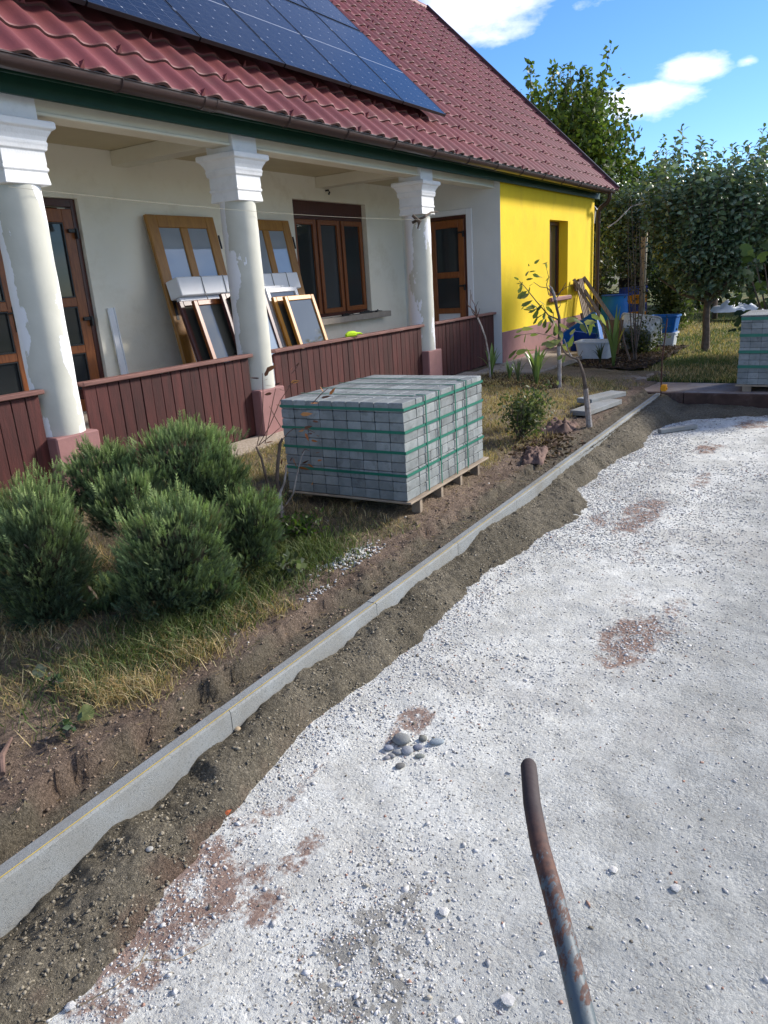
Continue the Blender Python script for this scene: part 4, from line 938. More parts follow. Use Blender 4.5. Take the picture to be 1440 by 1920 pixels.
xy = np.column_stack([rng.normal(3.47, .13, 420), rng.normal(2.50, .05, 420)]); stones('spilt_lime_heap', 420, xy, rng.uniform(.006, .014, 420), limecol(420)*1.05, zf=lambda x, y: garden_z(x, y)+.02*np.exp(-(((x-3.47)/.15)**2+((y-2.5)/.06)**2)))
xy = np.column_stack([rng.normal(2.95, .08, 60), rng.normal(2.36, .02, 60)]); stones('spilt_lime_streak', 60, xy, rng.uniform(.005, .010, 60), limecol(60), zf=garden_z)
# river pebbles that can be told apart
def pebble(u, v, w, hgt, c, lab, rot=0., zf=drive_z, z=ZD+.01, flatf=.62, group=None, ang=False):
    P = at(u, v, z=z); d = RW.T @ (np.array(P)-np.array([0, 0, HC])); px = d[2]/FPX
    me = bpy.data.meshes.new('pebble'); import bmesh
    bm = bmesh.new(); bmesh.ops.create_icosphere(bm, subdivisions=1 if ang else 2, radius=1.)
    for vv in bm.verts: vv.co *= 1+(random.uniform(-.28, .22) if ang else random.uniform(-.05, .05))
    if not ang:
        for f_ in bm.faces: f_.smooth = True
    bm.to_mesh(me); bm.free(); a_ = me.color_attributes.new('Col', 'FLOAT_COLOR', 'POINT'); a_.data.foreach_set('color', np.tile([*c, 1.], len(me.vertices)).astype(np.float32))
    o = link('pebble', me, m_pebble); o.scale = (w*px/2, hgt*px/2*1.2, min(w, hgt)*px/2*flatf); o.location = (P.x, P.y, zf(np.array([P.x]), np.array([P.y]))[0]+min(w, hgt)*px*.22)
    o.rotation_euler = (random.uniform(-.1, .1), random.uniform(-.1, .1), rot-math.radians(58)); tag(o, lab, 'pebble', group); return o
for u, v, w, h_, c, r, lab in ((752, 1385, 34, 30, (.22, .225, .215), .8, 'largest grey river pebble, in the middle of the pebble cluster on the white gravel'), (819, 1387, 30, 15, (.27, .31, .33), .1, 'long blue-grey pebble at the right end of the pebble cluster'),
        (763, 1403, 24, 20, (.30, .31, .32), .5, 'pale grey pebble below the largest one in the cluster'), (744, 1406, 20, 12, (.24, .25, .25), -.5, 'oval pebble lower left of the largest one in the cluster'), (728, 1399, 20, 14, (.26, .28, .32), 0, 'bluish pebble at the left side of the cluster'),
        (734, 1412, 17, 9, (.28, .28, .27), -.7, 'narrow pebble lowest on the left of the cluster'), (750, 1432, 20, 13, (.17, .165, .15), .4, 'dark pebble just below the cluster'), (783, 1396, 20, 13, (.20, .21, .25), .2, 'slate blue pebble between the largest and the long one'),
        (793, 1380, 16, 14, (.20, .20, .17), .9, 'olive grey pebble at the upper right of the cluster'), (787, 1413, 20, 10, (.22, .23, .20), 0, 'greenish flat pebble below the slate blue one'), (725, 1416, 14, 9, (.32, .31, .30), .3, 'small pale pebble at the lower left of the cluster'),
        (445, 1366, 13, 12, (.40, .31, .20), 0, 'tan pebble lying on the sand beside the kerb joint'), (278, 1580, 15, 12, (.38, .37, .33), 0, 'whitish pebble sitting in the brown sand near the bottom left')):
    if 'sand' in lab: pebble(u, v, w, h_, c, lab, r, zf=sand_z, z=-.09)
    else: pebble(u, v, w, h_, c, lab, r, group='river pebbles in the cluster' if 'cluster' in lab else None)
pebble(425, 1518, 18, 12, (.42, .11, .04), 'orange-red brick chip at the edge of the sand', .6, flatf=.5, ang=True)
for u, v, w, h_, lab in ((130, 1880, 24, 22, 'white limestone lump near the bottom left corner'), (952, 1872, 28, 24, 'squarish white limestone lump with a brown side'), (1150, 1625, 18, 16, 'white stone lying alone right of the steel handle'), (832, 1708, 24, 20, 'white stone on the dark patch left of the handle'), (1268, 1660, 20, 16, 'flat pale stone right of the handle')):
    pebble(u, v, w, h_, (.60, .585, .54), lab, random.uniform(0, 3), flatf=.45, ang=True)
# grey strip of concrete on the gravel at the far end
a_ = at(1236, 809, z=ZD+.03); b_ = at(1305, 799, z=ZD+.03); o = MB().bar(a_, b_, .06, .045).build('concrete_offcut', m_conc, None, .004); tag(o, 'narrow grey concrete offcut lying on the white gravel at the far end', 'offcut')
# two kerb slabs dropped on the grass
for (u0, v0, u1, v1, w, zz, lab) in ((1095, 752, 1160, 737, .22, .10, 'grey kerb slab lying on the grass, further of the two'), (1085, 775, 1150, 752, .22, .06, 'grey kerb slab lying on the grass, nearer of the two')):
    a_ = at(u0, v0, z=zz); b_ = at(u1, v1, z=zz); o = MB().bar(a_, b_, w, .055).build('kerb_slab', m_conc, None, .005); tag(o, lab, 'kerb slab', 'spare kerb slabs on the grass')
# string line and its rod
q = MB(); pts = [(x_, kin(x_)-.060, .006) for x_ in (-.8, 2, 4, 6, 8, 9.95)]; q.tube(pts, .0016, 5); o = q.build('string_line', M('yellow_string', (.50, .36, .07))); tag(o, 'yellow mason string stretched along the edge of the kerb', 'string')
rod = empty('steel_rod', (9.95, kin(9.95)-.085, -.18)); tag(rod, 'thin rusty steel rod standing at the far end of the kerb', 'rod')
MB().tube([(0, 0, 0), (.01, .01, .6), (0, -.03, 1.12)], .008, 8).build('rod', M('rusty_rod', (.09, .04, .03), rough=.8), rod)
MB().box(-.03, .05, -.06, -.0, .22, .30).box(-.01, .03, -.075, .015, .235, .27).build('clip', M('orange_clip', (.85, .36, .02), rough=.4), rod, .004)

# ------------------------------------------------------------------ vegetation
def blades(name, pts, h, w, cols, bend=.5, mat=m_grass, zoff=-.005, parent=None, lean_=.35):
    n = len(pts); a = rng.uniform(0, 2*np.pi, n); dx, dy = np.cos(a), np.sin(a); b_ = rng.uniform(0, 2*np.pi, n); bx, by = np.cos(b_), np.sin(b_)
    l1 = rng.uniform(0, lean_, n)*h; l2 = l1+rng.uniform(.1, 1., n)*bend*h
    P = pts; V = np.zeros((n, 5, 3))
    V[:, 0] = P-np.column_stack([dx*w/2, dy*w/2, -0*w-zoff]); V[:, 1] = P+np.column_stack([dx*w/2, dy*w/2, 0*w+zoff])
    V[:, 0, 2] = P[:, 2]+zoff; V[:, 1, 2] = P[:, 2]+zoff
    M1 = P+np.column_stack([bx*l1, by*l1, h*.58]); V[:, 2] = M1-np.column_stack([dx*w*.38, dy*w*.38, 0*w]); V[:, 3] = M1+np.column_stack([dx*w*.38, dy*w*.38, 0*w])
    V[:, 4] = P+np.column_stack([bx*l2, by*l2, h*rng.uniform(.7, 1., n)])
    F = np.array([(0, 1, 3), (0, 3, 2), (2, 3, 4)]); FF = (F[None]+(np.arange(n)*5)[:, None, None]).reshape(-1, 3)
    o = link(name, fastmesh(name, V.reshape(-1, 3), FF, np.repeat(cols, 5, 0)), mat, parent); return o
def pick(n, f, x0, x1, y0, y1, px=1.):
    out = []; c = 0
    while c < n:
        q = np.column_stack([x0+(x1-x0)*rng.random(n*2)**px, rng.uniform(y0, y1, n*2)]); q = q[rng.random(len(q)) < f(q[:, 0], q[:, 1])]; out.append(q); c += len(q)
    return np.concatenate(out)[:n]
DRY = np.array([(.50, .39, .20), (.46, .32, .14), (.56, .47, .28), (.34, .25, .14)]); GRN = np.array([(.09, .13, .04), (.12, .16, .055), (.07, .105, .035), (.15, .17, .07)])
def gcols(n, xy, f):
    k = rng.random(n) < f(xy[:, 0], xy[:, 1]); c = np.where(k[:, None], DRY[rng.integers(0, 4, n)], GRN[rng.integers(0, 4, n)]); return c*rng.uniform(.7, 1.25, (n, 1))
notpal = lambda x, y: 1-((x > PC.x-.05) & (x < PC.x+LX+.1) & (y > PC.y-.02) & (y < PC.y+LY))
dryf = lambda x, y: np.clip(.74+.55*fbm(x, y, 1.6, 3, 110)-.5*np.exp(-(((x-3.2)/.45)**2+((y-2.75)/.3)**2))-.45*np.exp(-(((x-2.2)/.6)**2+((y-2.75)/.3)**2)), 0.05, 1)
xy = pick(52000, lambda x, y: grassmask(x, y)*np.clip(.48+.9*fbm(x, y, 3, 3, 111), .04, 1)*notpal(x, y), .5, 11.0, 2.2, 4.84, 1.35)
P = np.column_stack([xy, garden_z(xy[:, 0], xy[:, 1])]); tag(blades('dry_garden_grass', P, rng.uniform(.018, .075, len(P)), rng.uniform(.002, .0042, len(P))*(1+.07*xy[:, 0]), gcols(len(P), xy, dryf), .9, lean_=.8), kind='stuff')
# longer strawy tufts in front of the juniper
tp = []
for (u, v, r, n) in ((205, 1300, .11, 420), (275, 1290, .11, 420), (140, 1290, .07, 160), (390, 1215, .12, 300), (480, 1250, .08, 220), (450, 1160, .12, 260), (520, 1140, .12, 200), (350, 1230, .1, 260), (170, 1230, .14, 240), (60, 1215, .12, 120), (560, 1010, .14, 200), (640, 960, .2, 240), (300, 1200, .2, 260)):
    c = at(u, v, z=.03); q = rng.normal(0, r*.55, (n, 2))+np.array([c.x, c.y]); tp.append(q)
xy = np.concatenate(tp); xy = xy[xy[:, 1] > kin(xy[:, 0])+.16]; n = len(xy)
tag(blades('straw_tufts', np.column_stack([xy, garden_z(xy[:, 0], xy[:, 1])]), rng.uniform(.03, .095, n), rng.uniform(.0025, .004, n), gcols(n, xy, lambda x, y: .86+0*x), 1.1, lean_=.9), kind='stuff')
xy = pick(6500, lambda x, y: np.clip(np.exp(-(((x-2.35)/.55)**2+((y-2.72)/.22)**2))+np.exp(-(((x-3.35)/.3)**2+((y-2.78)/.22)**2)), 0, 1), 1.3, 4.2, 2.35, 3.4)
tag(blades('green_weeds', np.column_stack([xy, garden_z(xy[:, 0], xy[:, 1])]), rng.uniform(.03, .12, 6500), rng.uniform(.003, .007, 6500), GRN[rng.integers(0, 4, 6500)]*rng.uniform(.6, 1.3, (6500, 1)), .8, lean_=.7), kind='stuff')
nb = 900; xy = np.column_stack([.6+6*rng.random(nb)**1.2, 0*rng.random(nb)]); xy[:, 1] = kin(xy[:, 0])+.03+.55*rng.random(nb)
P = np.column_stack([xy, garden_z(xy[:, 0], xy[:, 1])+.006]); D = rng.normal(0, 1, (nb, 3))*np.array([1, 1, .12]); l = rng.uniform(.02, .07, nb)
tag(link('strewn_straw', scatter('strewn_straw', np.array([(-.5, 0, 0), (.5, 0, 0), (.3, .5, .5), (0, 0, 1.)]), np.array([(0, 1, 2), (0, 2, 3)]), P, frames(D), np.column_stack([np.full(nb, .0022), np.full(nb, .002), l]), DRY[rng.integers(0, 4, nb)]*.9), m_grass), kind='stuff')
# lawn at the back
lf = lambda x, y: np.clip(.40+.8*fbm(x, y, .9, 4, 82), .05, .9)
xy = pick(60000, lambda x, y: (y < 5.0)*(~((x < 12.08) & (y > 2.5)))*(~((x < 15.6) & (y > 2.8)))*(~((x < 17.9) & (y > 4.05)))*np.clip((26-x)/10, .1, 1), 11.02, 30, -4.5, 6, 1.7)
n = len(xy); tag(blades('lawn_grass', np.column_stack([xy, lawn_z(xy[:, 0], xy[:, 1])]), rng.uniform(.03, .085, n), .004+.0004*xy[:, 0], gcols(n, xy, lf), .7), kind='stuff')

LEAF_T = np.array([(0, 0, 0), (.5, -.10, .22), (0, .0, .30), (.5*-1, -.10, .22), (.42, -.12, .62), (0, -.03, .62), (-.42, -.12, .62), (0, -.08, 1.)])   # pointed leaf, z = length, x = width
LEAF_F = np.array([(0, 1, 2), (0, 2, 3), (1, 4, 5), (1, 5, 2), (2, 5, 6), (2, 6, 3), (4, 7, 5), (5, 7, 6)])
LQ_T = np.array([(0, 0, 0), (.5, -.08, .45), (0, .03, .5), (-.5, -.08, .45), (0, -.06, 1.)]); LQ_F = np.array([(0, 1, 2), (0, 2, 3), (1, 4, 2), (2, 4, 3)])

# juniper
jun = empty('juniper_shrub', (2.5, 3.2, .05)); tag(jun, 'low clipped juniper with five rounded green pads beside the porch', 'shrub')
JT = [(0, 0, 0)]; JT = []; JF = []
for k in range(5):           # feathery spray: scale leaves along a rachis
    z = k/5.; w = .26*(1-z*.75)
    for s_ in (-1, 1):
        i = len(JT); JT += [(0, .0, z), (s_*w, .05*s_, z+.24), (0, .02, z+.13)]; JF.append((i, i+1, i+2))
i = len(JT); JT += [(-.05, 0, 0), (.05, 0, 0), (0, 0, 1.2)]; JF.append((i, i+1, i+2))
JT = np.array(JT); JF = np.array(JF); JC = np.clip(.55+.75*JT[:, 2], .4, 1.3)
clumps = [((75, 1045), 2.05, (.25, .22, .34)), ((60, 985), 2.25, (.22, .2, .22)), ((205, 905), 2.75, (.27, .26, .22)), ((245, 950), 2.62, (.24, .24, .19)), ((350, 875), 3.05, (.29, .27, .24)), ((400, 910), 3.1, (.20, .2, .2)),
          ((330, 1030), 2.42, (.27, .25, .24)), ((300, 1090), 2.35, (.24, .22, .17)), ((468, 985), 3.05, (.17, .17, .20)), ((470, 1035), 3.0, (.14, .14, .13)), ((200, 1130), 2.35, (.22, .2, .12)), ((390, 1100), 2.55, (.17, .15, .12)), ((95, 1130), 2.05, (.2, .18, .14))]
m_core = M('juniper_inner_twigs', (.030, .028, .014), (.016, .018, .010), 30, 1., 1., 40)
for (uv, x_, rad) in clumps:
    c = np.array(at(uv[0], uv[1], x=x_)); rad = np.array(rad); area = rad[0]*rad[2]
    n = int(88000*area)+600
    D = rng.normal(size=(n, 3)); D /= np.linalg.norm(D, axis=1, keepdims=True); D = D[D[:, 2] > -.75]; n = len(D)
    nt_ = int(80+800*area); TD = rng.normal(size=(nt_, 3)); TD /= np.linalg.norm(TD, axis=1, keepdims=True); dot = D @ TD.T; ti = dot.argmax(1); da = np.arccos(np.clip(dot.max(1), -1, 1)); tl = rng.uniform(.78, 1.22, nt_); tsh = rng.uniform(.75, 1.3, nt_)
    lump = 1+.16*np.sin(D[:, 0]*7+uv[0])*np.sin(D[:, 2]*6+uv[1])+.10*np.sin(D[:, 1]*11)
    fib = .06*np.abs(np.sin(D[:, 0]*23+D[:, 2]*5)*np.sin(D[:, 1]*21))
    rr = rng.uniform(.70, 1.0, n)*(lump+fib)*tl[ti]*(1.08-.85*np.clip(da, 0, .3)); Pp = c+D*rad*rr[:, None]; Pp[:, 2] = np.maximum(Pp[:, 2], .05)
    dr = TD[ti]*.62+(D-TD[ti])*1.1+np.array([.0, -.06, .85])+rng.normal(0, .22, (n, 3)); R = frames(dr)
    L0 = rng.uniform(.022, .050, n); L0[rng.random(n) < .04] *= 1.8
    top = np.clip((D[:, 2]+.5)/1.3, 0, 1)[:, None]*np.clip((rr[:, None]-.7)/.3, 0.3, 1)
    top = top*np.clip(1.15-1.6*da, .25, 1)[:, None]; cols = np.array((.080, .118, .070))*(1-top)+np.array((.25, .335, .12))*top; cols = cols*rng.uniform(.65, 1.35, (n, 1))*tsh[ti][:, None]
    br = (rng.random(n) < .012) | ((tsh[ti] < .77) & (rng.random(n) < .12)); cols[br] = (.14, .10, .05)
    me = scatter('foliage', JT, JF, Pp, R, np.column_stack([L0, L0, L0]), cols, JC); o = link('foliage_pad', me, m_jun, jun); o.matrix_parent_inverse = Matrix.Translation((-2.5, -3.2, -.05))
    # twiggy inside
    q = MB()
    for k in range(9):
        a = rng.uniform(0, 6.28); e_ = c+np.array([math.cos(a), math.sin(a), rng.uniform(-.2, .8)])*rad*.75; q.tube([(c[0]*.6+2.6*.4, c[1]*.6+3.1*.4, .04), tuple(c*.8+np.array([2.6, 3.1, .1])*.2), tuple((c+e_)/2), tuple(e_)], [.014, .010, .006, .003], 5)
    o = q.build('branch', m_bark, jun); o.matrix_parent_inverse = Matrix.Translation((-2.5, -3.2, -.05))
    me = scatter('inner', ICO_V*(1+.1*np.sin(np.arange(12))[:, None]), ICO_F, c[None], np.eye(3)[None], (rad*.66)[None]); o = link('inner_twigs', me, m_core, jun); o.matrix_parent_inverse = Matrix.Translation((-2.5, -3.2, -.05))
jun['kind_note'] = ''
del jun['kind_note']

def reparent(o, th):       # world-built part under an empty placed in the world
    o.parent = th; o.matrix_parent_inverse = Matrix.Translation(-Vector(th.location)); return o
def poly3(pts, x=None, y=None, base_=None, jit=0.):
    """photo polyline on the upright plane that faces the camera through base_"""
    out = []
    n = RW @ np.array([0, 0, 1.]); n[2] = 0; n /= np.linalg.norm(n); d0 = n.dot(np.array(base_)[:3]-np.array([0, 0, HC]))
    for k, pq in enumerate(pts):
        r = ray(pq[0], pq[1]); t = d0/n.dot(r); P_ = r*t+np.array([0, 0, HC]); P_ += n*jit*random.uniform(-1, 1); out.append(Vector(P_))
    return out
def leafset(name, items, mat, parent, T=LEAF_T, F=LEAF_F):
    """items: (pos, dir, length, width, colour, roll)"""
    P_ = np.array([i[0] for i in items], float); D = np.array([i[1] for i in items], float); R = frames(D, np.array([i[5] for i in items]))
    sc = np.array([(i[3], i[3], i[2]) for i in items]); c = np.array([i[4] for i in items])
    return reparent(link(name, scatter(name, T, F, P_, R, sc, c), mat), parent)

# dried sapling in front of the pallet
b0 = (3.82, 3.28, .04); ds = empty('dried_sapling', b0); tag(ds, 'thin forked sapling with curled dry brown leaves in front of the paver stack', 'sapling')
def stem(pl, rad, mat, par, nm='branch', jit=.01): return reparent(MB().tube(poly3(pl, base_=b0, jit=jit), rad, 8).build(nm, mat, smooth=True), par)
stem([(529, 985), (527, 950), (524, 925)], [.018, .016, .016], m_bark_p, ds, 'trunk'); stem([(524, 925), (519, 905), (521, 870), (525, 832), (530, 822)], [.016, .014, .012, .011, .009], m_bark, ds)
stem([(524, 928), (508, 920), (498, 893), (490, 860), (480, 838)], [.011, .010, .009, .008, .007], m_bark, ds); stem([(525, 925), (533, 905), (537, 880), (536, 872)], [.010, .008, .006, .005], m_bark_p, ds)
stem([(537, 945), (550, 925), (558, 885), (565, 858), (571, 845)], [.006, .006, .005, .004, .003], m_bark_p, ds)
tw = [[(482, 836), (492, 790), (493, 740), (492, 700)], [(484, 836), (505, 800), (520, 765), (525, 752)], [(484, 836), (510, 815), (527, 800)], [(497, 832), (505, 790), (512, 750), (517, 728)], [(530, 824), (540, 812), (550, 804), (566, 804)], [(585, 757), (603, 738), (615, 728)], [(527, 800), (515, 780), (505, 762)], [(547, 700), (556, 690), (560, 680)], [(540, 725), (552, 716), (562, 714)], [(566, 850), (572, 842), (580, 846)], [(566, 804), (578, 806), (590, 812)], [(525, 752), (545, 722)]]
for t_ in tw: stem(t_, [.0028]*(len(t_)-1)+[.0016], m_twig, ds, 'twig')
DL = [(502, 697, 60, 18), (508, 690, 30, 22), (478, 708, 180, 18), (498, 712, 200, 9), (503, 722, 160, 14), (520, 722, 20, 12), (503, 738, 195, 14), (528, 732, -20, 10), (553, 716, 12, 17), (546, 692, 60, 8), (558, 682, 60, 9), (603, 730, 120, 12), (612, 744, 10, 18), (624, 735, 40, 17), (590, 756, 0, 15), (575, 775, 5, 22), (592, 790, -5, 12), (578, 803, 8, 16), (575, 820, -70, 16), (590, 826, -10, 12), (565, 808, 200, 10), (556, 873, -60, 12), (573, 868, 20, 14), (552, 862, 100, 10), (528, 866, 80, 12), (570, 880, -20, 22), (582, 875, -40, 14), (600, 862, 10, 9), (555, 856, 90, 9), (505, 830, 10, 14), (487, 850, 180, 12), (580, 813, 180, 10), (507, 760, 150, 6), (520, 760, 0, 6), (597, 848, 10, 10), (545, 862, 60, 9), (586, 906, 60, 7), (596, 817, -20, 8)]
RWc = RW.T; right_w = RW[:, 0]; up_w = -RW[:, 1]
its = []
for k, (u, v, a, l) in enumerate(DL):
    P_ = poly3([(u, v)], base_=b0, jit=.03)[0]; d = right_w*math.cos(math.radians(a))+up_w*math.sin(math.radians(a)); l_ = l*(.0038); P_ = np.array(P_)-d*l_/2
    c = random.choice([(.36, .13, .045), (.42, .19, .07), (.12, .045, .03), (.10, .05, .035), (.30, .11, .045)]) if u > 545 else random.choice([(.085, .045, .035), (.13, .06, .04), (.20, .09, .05)])
    its.append((P_, d+rng.normal(0, .1, 3), l_, l_*.36, c, random.uniform(0, 6.28)))
for it in its: leafset('dry_leaf', [it], m_dry, ds)

# young walnut-like saplings beside the path
def leafy(name, base_, label, stems, leaves, cols, lw=.42, scale=1., jit=.06, trunkmat=m_bark_p):
    global b0
    b0 = base_; th = empty(name, base_); tag(th, label, 'sapling', None)
    for pl, rad, mt, nm in stems: stem(pl, rad, mt, th, nm, .015)
    dpt = (RW.T @ (np.array(base_)-np.array([0, 0, HC])))[2]; px = dpt/FPX
    for (u, v, a, l) in leaves:
        l *= 1.2
        P_ = poly3([(u, v)], base_=base_, jit=jit)[0]; d = right_w*math.cos(math.radians(a))+up_w*math.sin(math.radians(a)); l_ = l*px*scale; P_ = np.array(P_)-d*l_/2
        c = np.array(random.choice(cols))*random.uniform(.8, 1.2); leafset('leaf', [(P_, d+rng.normal(0, .2, 3), l_, l_*lw, tuple(c), random.uniform(0, 6.28))], m_leaf, th)
    return th
GL = [(.14, .18, .05), (.19, .23, .07), (.10, .13, .04), (.25, .26, .10)]
def Z5(x, y): return (940+x/4.5, 480+y/4.5)
def ZL(l): return [(*Z5(a, b_), c, d/4.5) for a, b_, c, d in l]
stA = [([Z5(488, 1115), Z5(490, 900), Z5(485, 760)], [.030, .028, .026], m_bark_p, 'trunk'), ([Z5(485, 760), Z5(492, 640), Z5(490, 520), Z5(470, 440), Z5(455, 370)], [.026, .022, .02, .018, .02], m_bark, 'trunk'),
       ([Z5(455, 375), Z5(440, 310), Z5(425, 270), Z5(400, 250)], [.022, .02, .012, .006], m_bark_p, 'branch'), ([Z5(470, 350), Z5(495, 310), Z5(520, 270), Z5(545, 225)], [.008, .007, .005, .003], m_bark, 'branch'), ([Z5(500, 300), Z5(540, 265), Z5(600, 245)], [.005, .004, .002], m_bark, 'branch'),
       ([Z5(440, 330), Z5(390, 270), Z5(330, 260), Z5(270, 220)], [.008, .006, .005, .003], m_bark, 'branch'), ([Z5(400, 330), Z5(380, 240), Z5(400, 180), Z5(380, 90)], [.006, .005, .004, .003], m_bark, 'branch'), ([Z5(485, 540), Z5(400, 500), Z5(300, 390), Z5(200, 260), Z5(150, 210)], [.012, .009, .007, .005, .003], m_bark, 'branch'),
       ([Z5(480, 440), Z5(495, 420), Z5(500, 380)], [.006, .005, .003], m_bark, 'branch')]
lvA = ZL([(120, 195, 170, 40), (130, 225, 180, 50), (165, 240, 60, 40), (155, 280, 70, 60), (150, 320, 60, 70), (190, 340, 20, 90), (215, 350, 10, 80), (220, 400, 25, 90), (235, 435, 10, 90), (250, 440, 200, 70), (270, 430, 160, 70), (240, 290, 60, 50), (255, 245, 20, 40), (220, 145, 60, 45), (240, 195, 10, 50), (230, 75, 90, 22), (270, 130, 10, 50), (310, 55, 20, 45), (300, 170, -30, 55), (320, 185, -40, 50), (375, 60, 20, 40), (390, 80, -60, 40), (390, 190, 60, 45),
          (350, 400, -40, 70), (375, 430, -50, 70), (400, 470, -60, 80), (300, 490, 60, 80), (290, 540, 70, 70), (330, 520, 30, 80), (330, 560, 60, 60), (360, 570, 80, 70), (420, 540, -70, 80), (430, 560, -80, 70), (370, 500, 60, 70), (390, 610, 60, 90), (410, 590, 80, 70), (460, 620, 80, 90), (450, 640, 70, 60), (270, 460, 30, 70), (440, 500, -80, 60), (310, 430, 60, 60), (205, 430, 40, 60)])
leafy('young_tree', (10.08, 3.46, .06), 'slender young tree with a limed trunk and a leafy side branch against the yellow wall', stA, lvA, GL)
stB = [([Z5(742, 1440), Z5(725, 1280), Z5(712, 1120)], [.034, .030, .026], m_bark_p, 'trunk'), ([Z5(712, 1120), Z5(695, 1000), Z5(660, 900), Z5(635, 850)], [.024, .017, .014, .012], m_bark, 'trunk'), ([Z5(640, 870), Z5(580, 850), Z5(540, 820), Z5(505, 750), Z5(480, 700)], [.011, .009, .008, .006, .005], m_bark, 'branch'),
       ([Z5(660, 900), Z5(600, 860), Z5(560, 790), Z5(530, 700)], [.009, .007, .006, .004], m_bark_p, 'branch'), ([Z5(650, 870), Z5(670, 830), Z5(690, 800)], [.005, .004, .003], m_bark, 'twig'), ([Z5(480, 700), Z5(400, 670), Z5(300, 650), Z5(120, 670)], [.004, .003, .003, .002], m_bark, 'twig'), ([Z5(480, 700), Z5(560, 600), Z5(640, 540), Z5(760, 540)], [.004, .003, .003, .002], m_bark, 'twig')]
lvB = ZL([(130, 670, 30, 60), (200, 690, 70, 70), (150, 640, 10, 50), (230, 610, 10, 90), (270, 655, 20, 60), (100, 830, 40, 90), (170, 810, 10, 90), (260, 800, 5, 100), (120, 850, 60, 60), (390, 740, 20, 90), (440, 750, 10, 120), (430, 720, -20, 90), (410, 680, 30, 60), (510, 660, -60, 70), (540, 590, -20, 80), (600, 530, 20, 90), (640, 550, -30, 80), (690, 610, -50, 80), (740, 545, 10, 90), (770, 560, -20, 80), (720, 600, -60, 90), (850, 540, -70, 90), (800, 530, -50, 80), (760, 620, -80, 80), (540, 780, -60, 60), (580, 720, 70, 90), (560, 740, 30, 80), (520, 870, 50, 60), (480, 840, 70, 60), (610, 640, 60, 60)])
leafy('young_tree', (7.63, 2.33, .03), 'crooked young tree with pale trunk and large drooping leaves, nearest the kerb', stB, lvB, GL+[(.22, .22, .10)])
def Z3(x, y): return (700+x/4.57, 300+y/4.57)
stC = [([Z3(1003, 1900), Z3(990, 1680), Z3(960, 1520), Z3(925, 1420), Z3(893, 1350)], [.016, .014, .012, .012, .012], m_bark_p, 'trunk')]
for t_ in ([(893, 1350), (860, 1290), (800, 1230)], [(893, 1350), (850, 1310), (830, 1240), (835, 1110)], [(880, 1330), (840, 1270), (810, 1250), (795, 1200)], [(893, 1350), (880, 1260), (900, 1210)], [(890, 1340), (905, 1300), (912, 1270)], [(880, 1320), (870, 1240), (845, 1200), (840, 1150)]): stC.append(([Z3(*q) for q in t_], [.008]+[.005]*(len(t_)-2)+[.003], m_twig, 'twig'))
leafy('bare_sapling', (10.27, 4.56, .08), 'leafless crooked sapling in front of the far railing', stC, [], GL)
# thin dark shrub in front of the post
def rnd_shrub(name, c, r, h, n, label, cat, leafn, lsz, cols, mat=m_leaf, stem_n=7, lw=.5, droop=0., trunk=None, group=None, stemmat=m_bark, bunch=.25, topb=.3):
    th = empty(name, c); tag(th, label, cat, group); c = np.array(c, float)
    q = MB(); tips = []
    for k in range(stem_n):
        a = rng.uniform(0, 6.28); rr = r*rng.uniform(.2, .95); e_ = c+np.array([math.cos(a)*rr, math.sin(a)*rr, h*rng.uniform(.6, 1.)]); m1 = c+(e_-c)*.5+rng.normal(0, r*.12, 3); m1[2] = max(m1[2], c[2]+.05)
        s0 = c+rng.normal(0, r*.05, 3)*np.array([1, 1, 0]); q.tube([tuple(s0), tuple(m1), tuple(e_)], [min(.013, max(.008, h*.009)), min(.009, h*.006+.003), .003], 5); tips.append((s0, m1, e_))
    reparent(q.build('stem', stemmat), th)
    t = rng.uniform(topb, 1.05, leafn); k = rng.integers(0, stem_n, leafn); S0 = np.array([x[0] for x in tips])[k]; S1 = np.array([x[1] for x in tips])[k]; S2 = np.array([x[2] for x in tips])[k]
    P_ = (1-t[:, None])**2*S0+2*t[:, None]*(1-t[:, None])*S1+t[:, None]**2*S2+rng.normal(0, r*bunch, (leafn, 3)); P_[:, 2] = np.maximum(P_[:, 2], c[2]+.01)
    D = rng.normal(0, .7, (leafn, 3))+np.array([0, 0, .3-droop]); R = frames(D); l = lsz*rng.uniform(.6, 1.3, leafn); cc = np.array(cols)[rng.integers(0, len(cols), leafn)]*rng.uniform(.6, 1.35, (leafn, 1))
    reparent(link('foliage', scatter('foliage', LQ_T, LQ_F, P_, R, np.column_stack([l*lw, l*lw, l]), cc), mat), th); return th
rnd_shrub('low_weed_bush', (6.85, 2.75, .03), .30, .42, 14, 'low leafy weed bush on the grass just right of the paver stack', 'weed', 1500, .045, [(.10, .13, .05), (.15, .17, .08), (.06, .09, .03)], stem_n=16, bunch=.22)
rnd_shrub('low_weed_bush', (7.35, 2.95, .03), .22, .38, 10, 'thin brownish weed behind the low leafy weed bush', 'weed', 420, .04, [(.14, .10, .06), (.10, .11, .04)], stem_n=12)
rnd_shrub('bedding_bush', (14.3, 3.35, .05), .42, .5, 14, 'dark leafy bush in the mulch bed in front of the tubs', 'bush', 1800, .06, [(.04, .065, .02), (.07, .09, .03), (.12, .13, .05)], stem_n=14)
rnd_shrub('rose_shrub', (13.2, 3.2, .05), .38, 2.9, 6, 'tall thin dark shrub with a few yellow leaves in front of the wooden post', 'shrub', 420, .05, [(.07, .06, .035), (.10, .075, .04), (.05, .06, .025)], stem_n=6, bunch=.22, topb=.45)
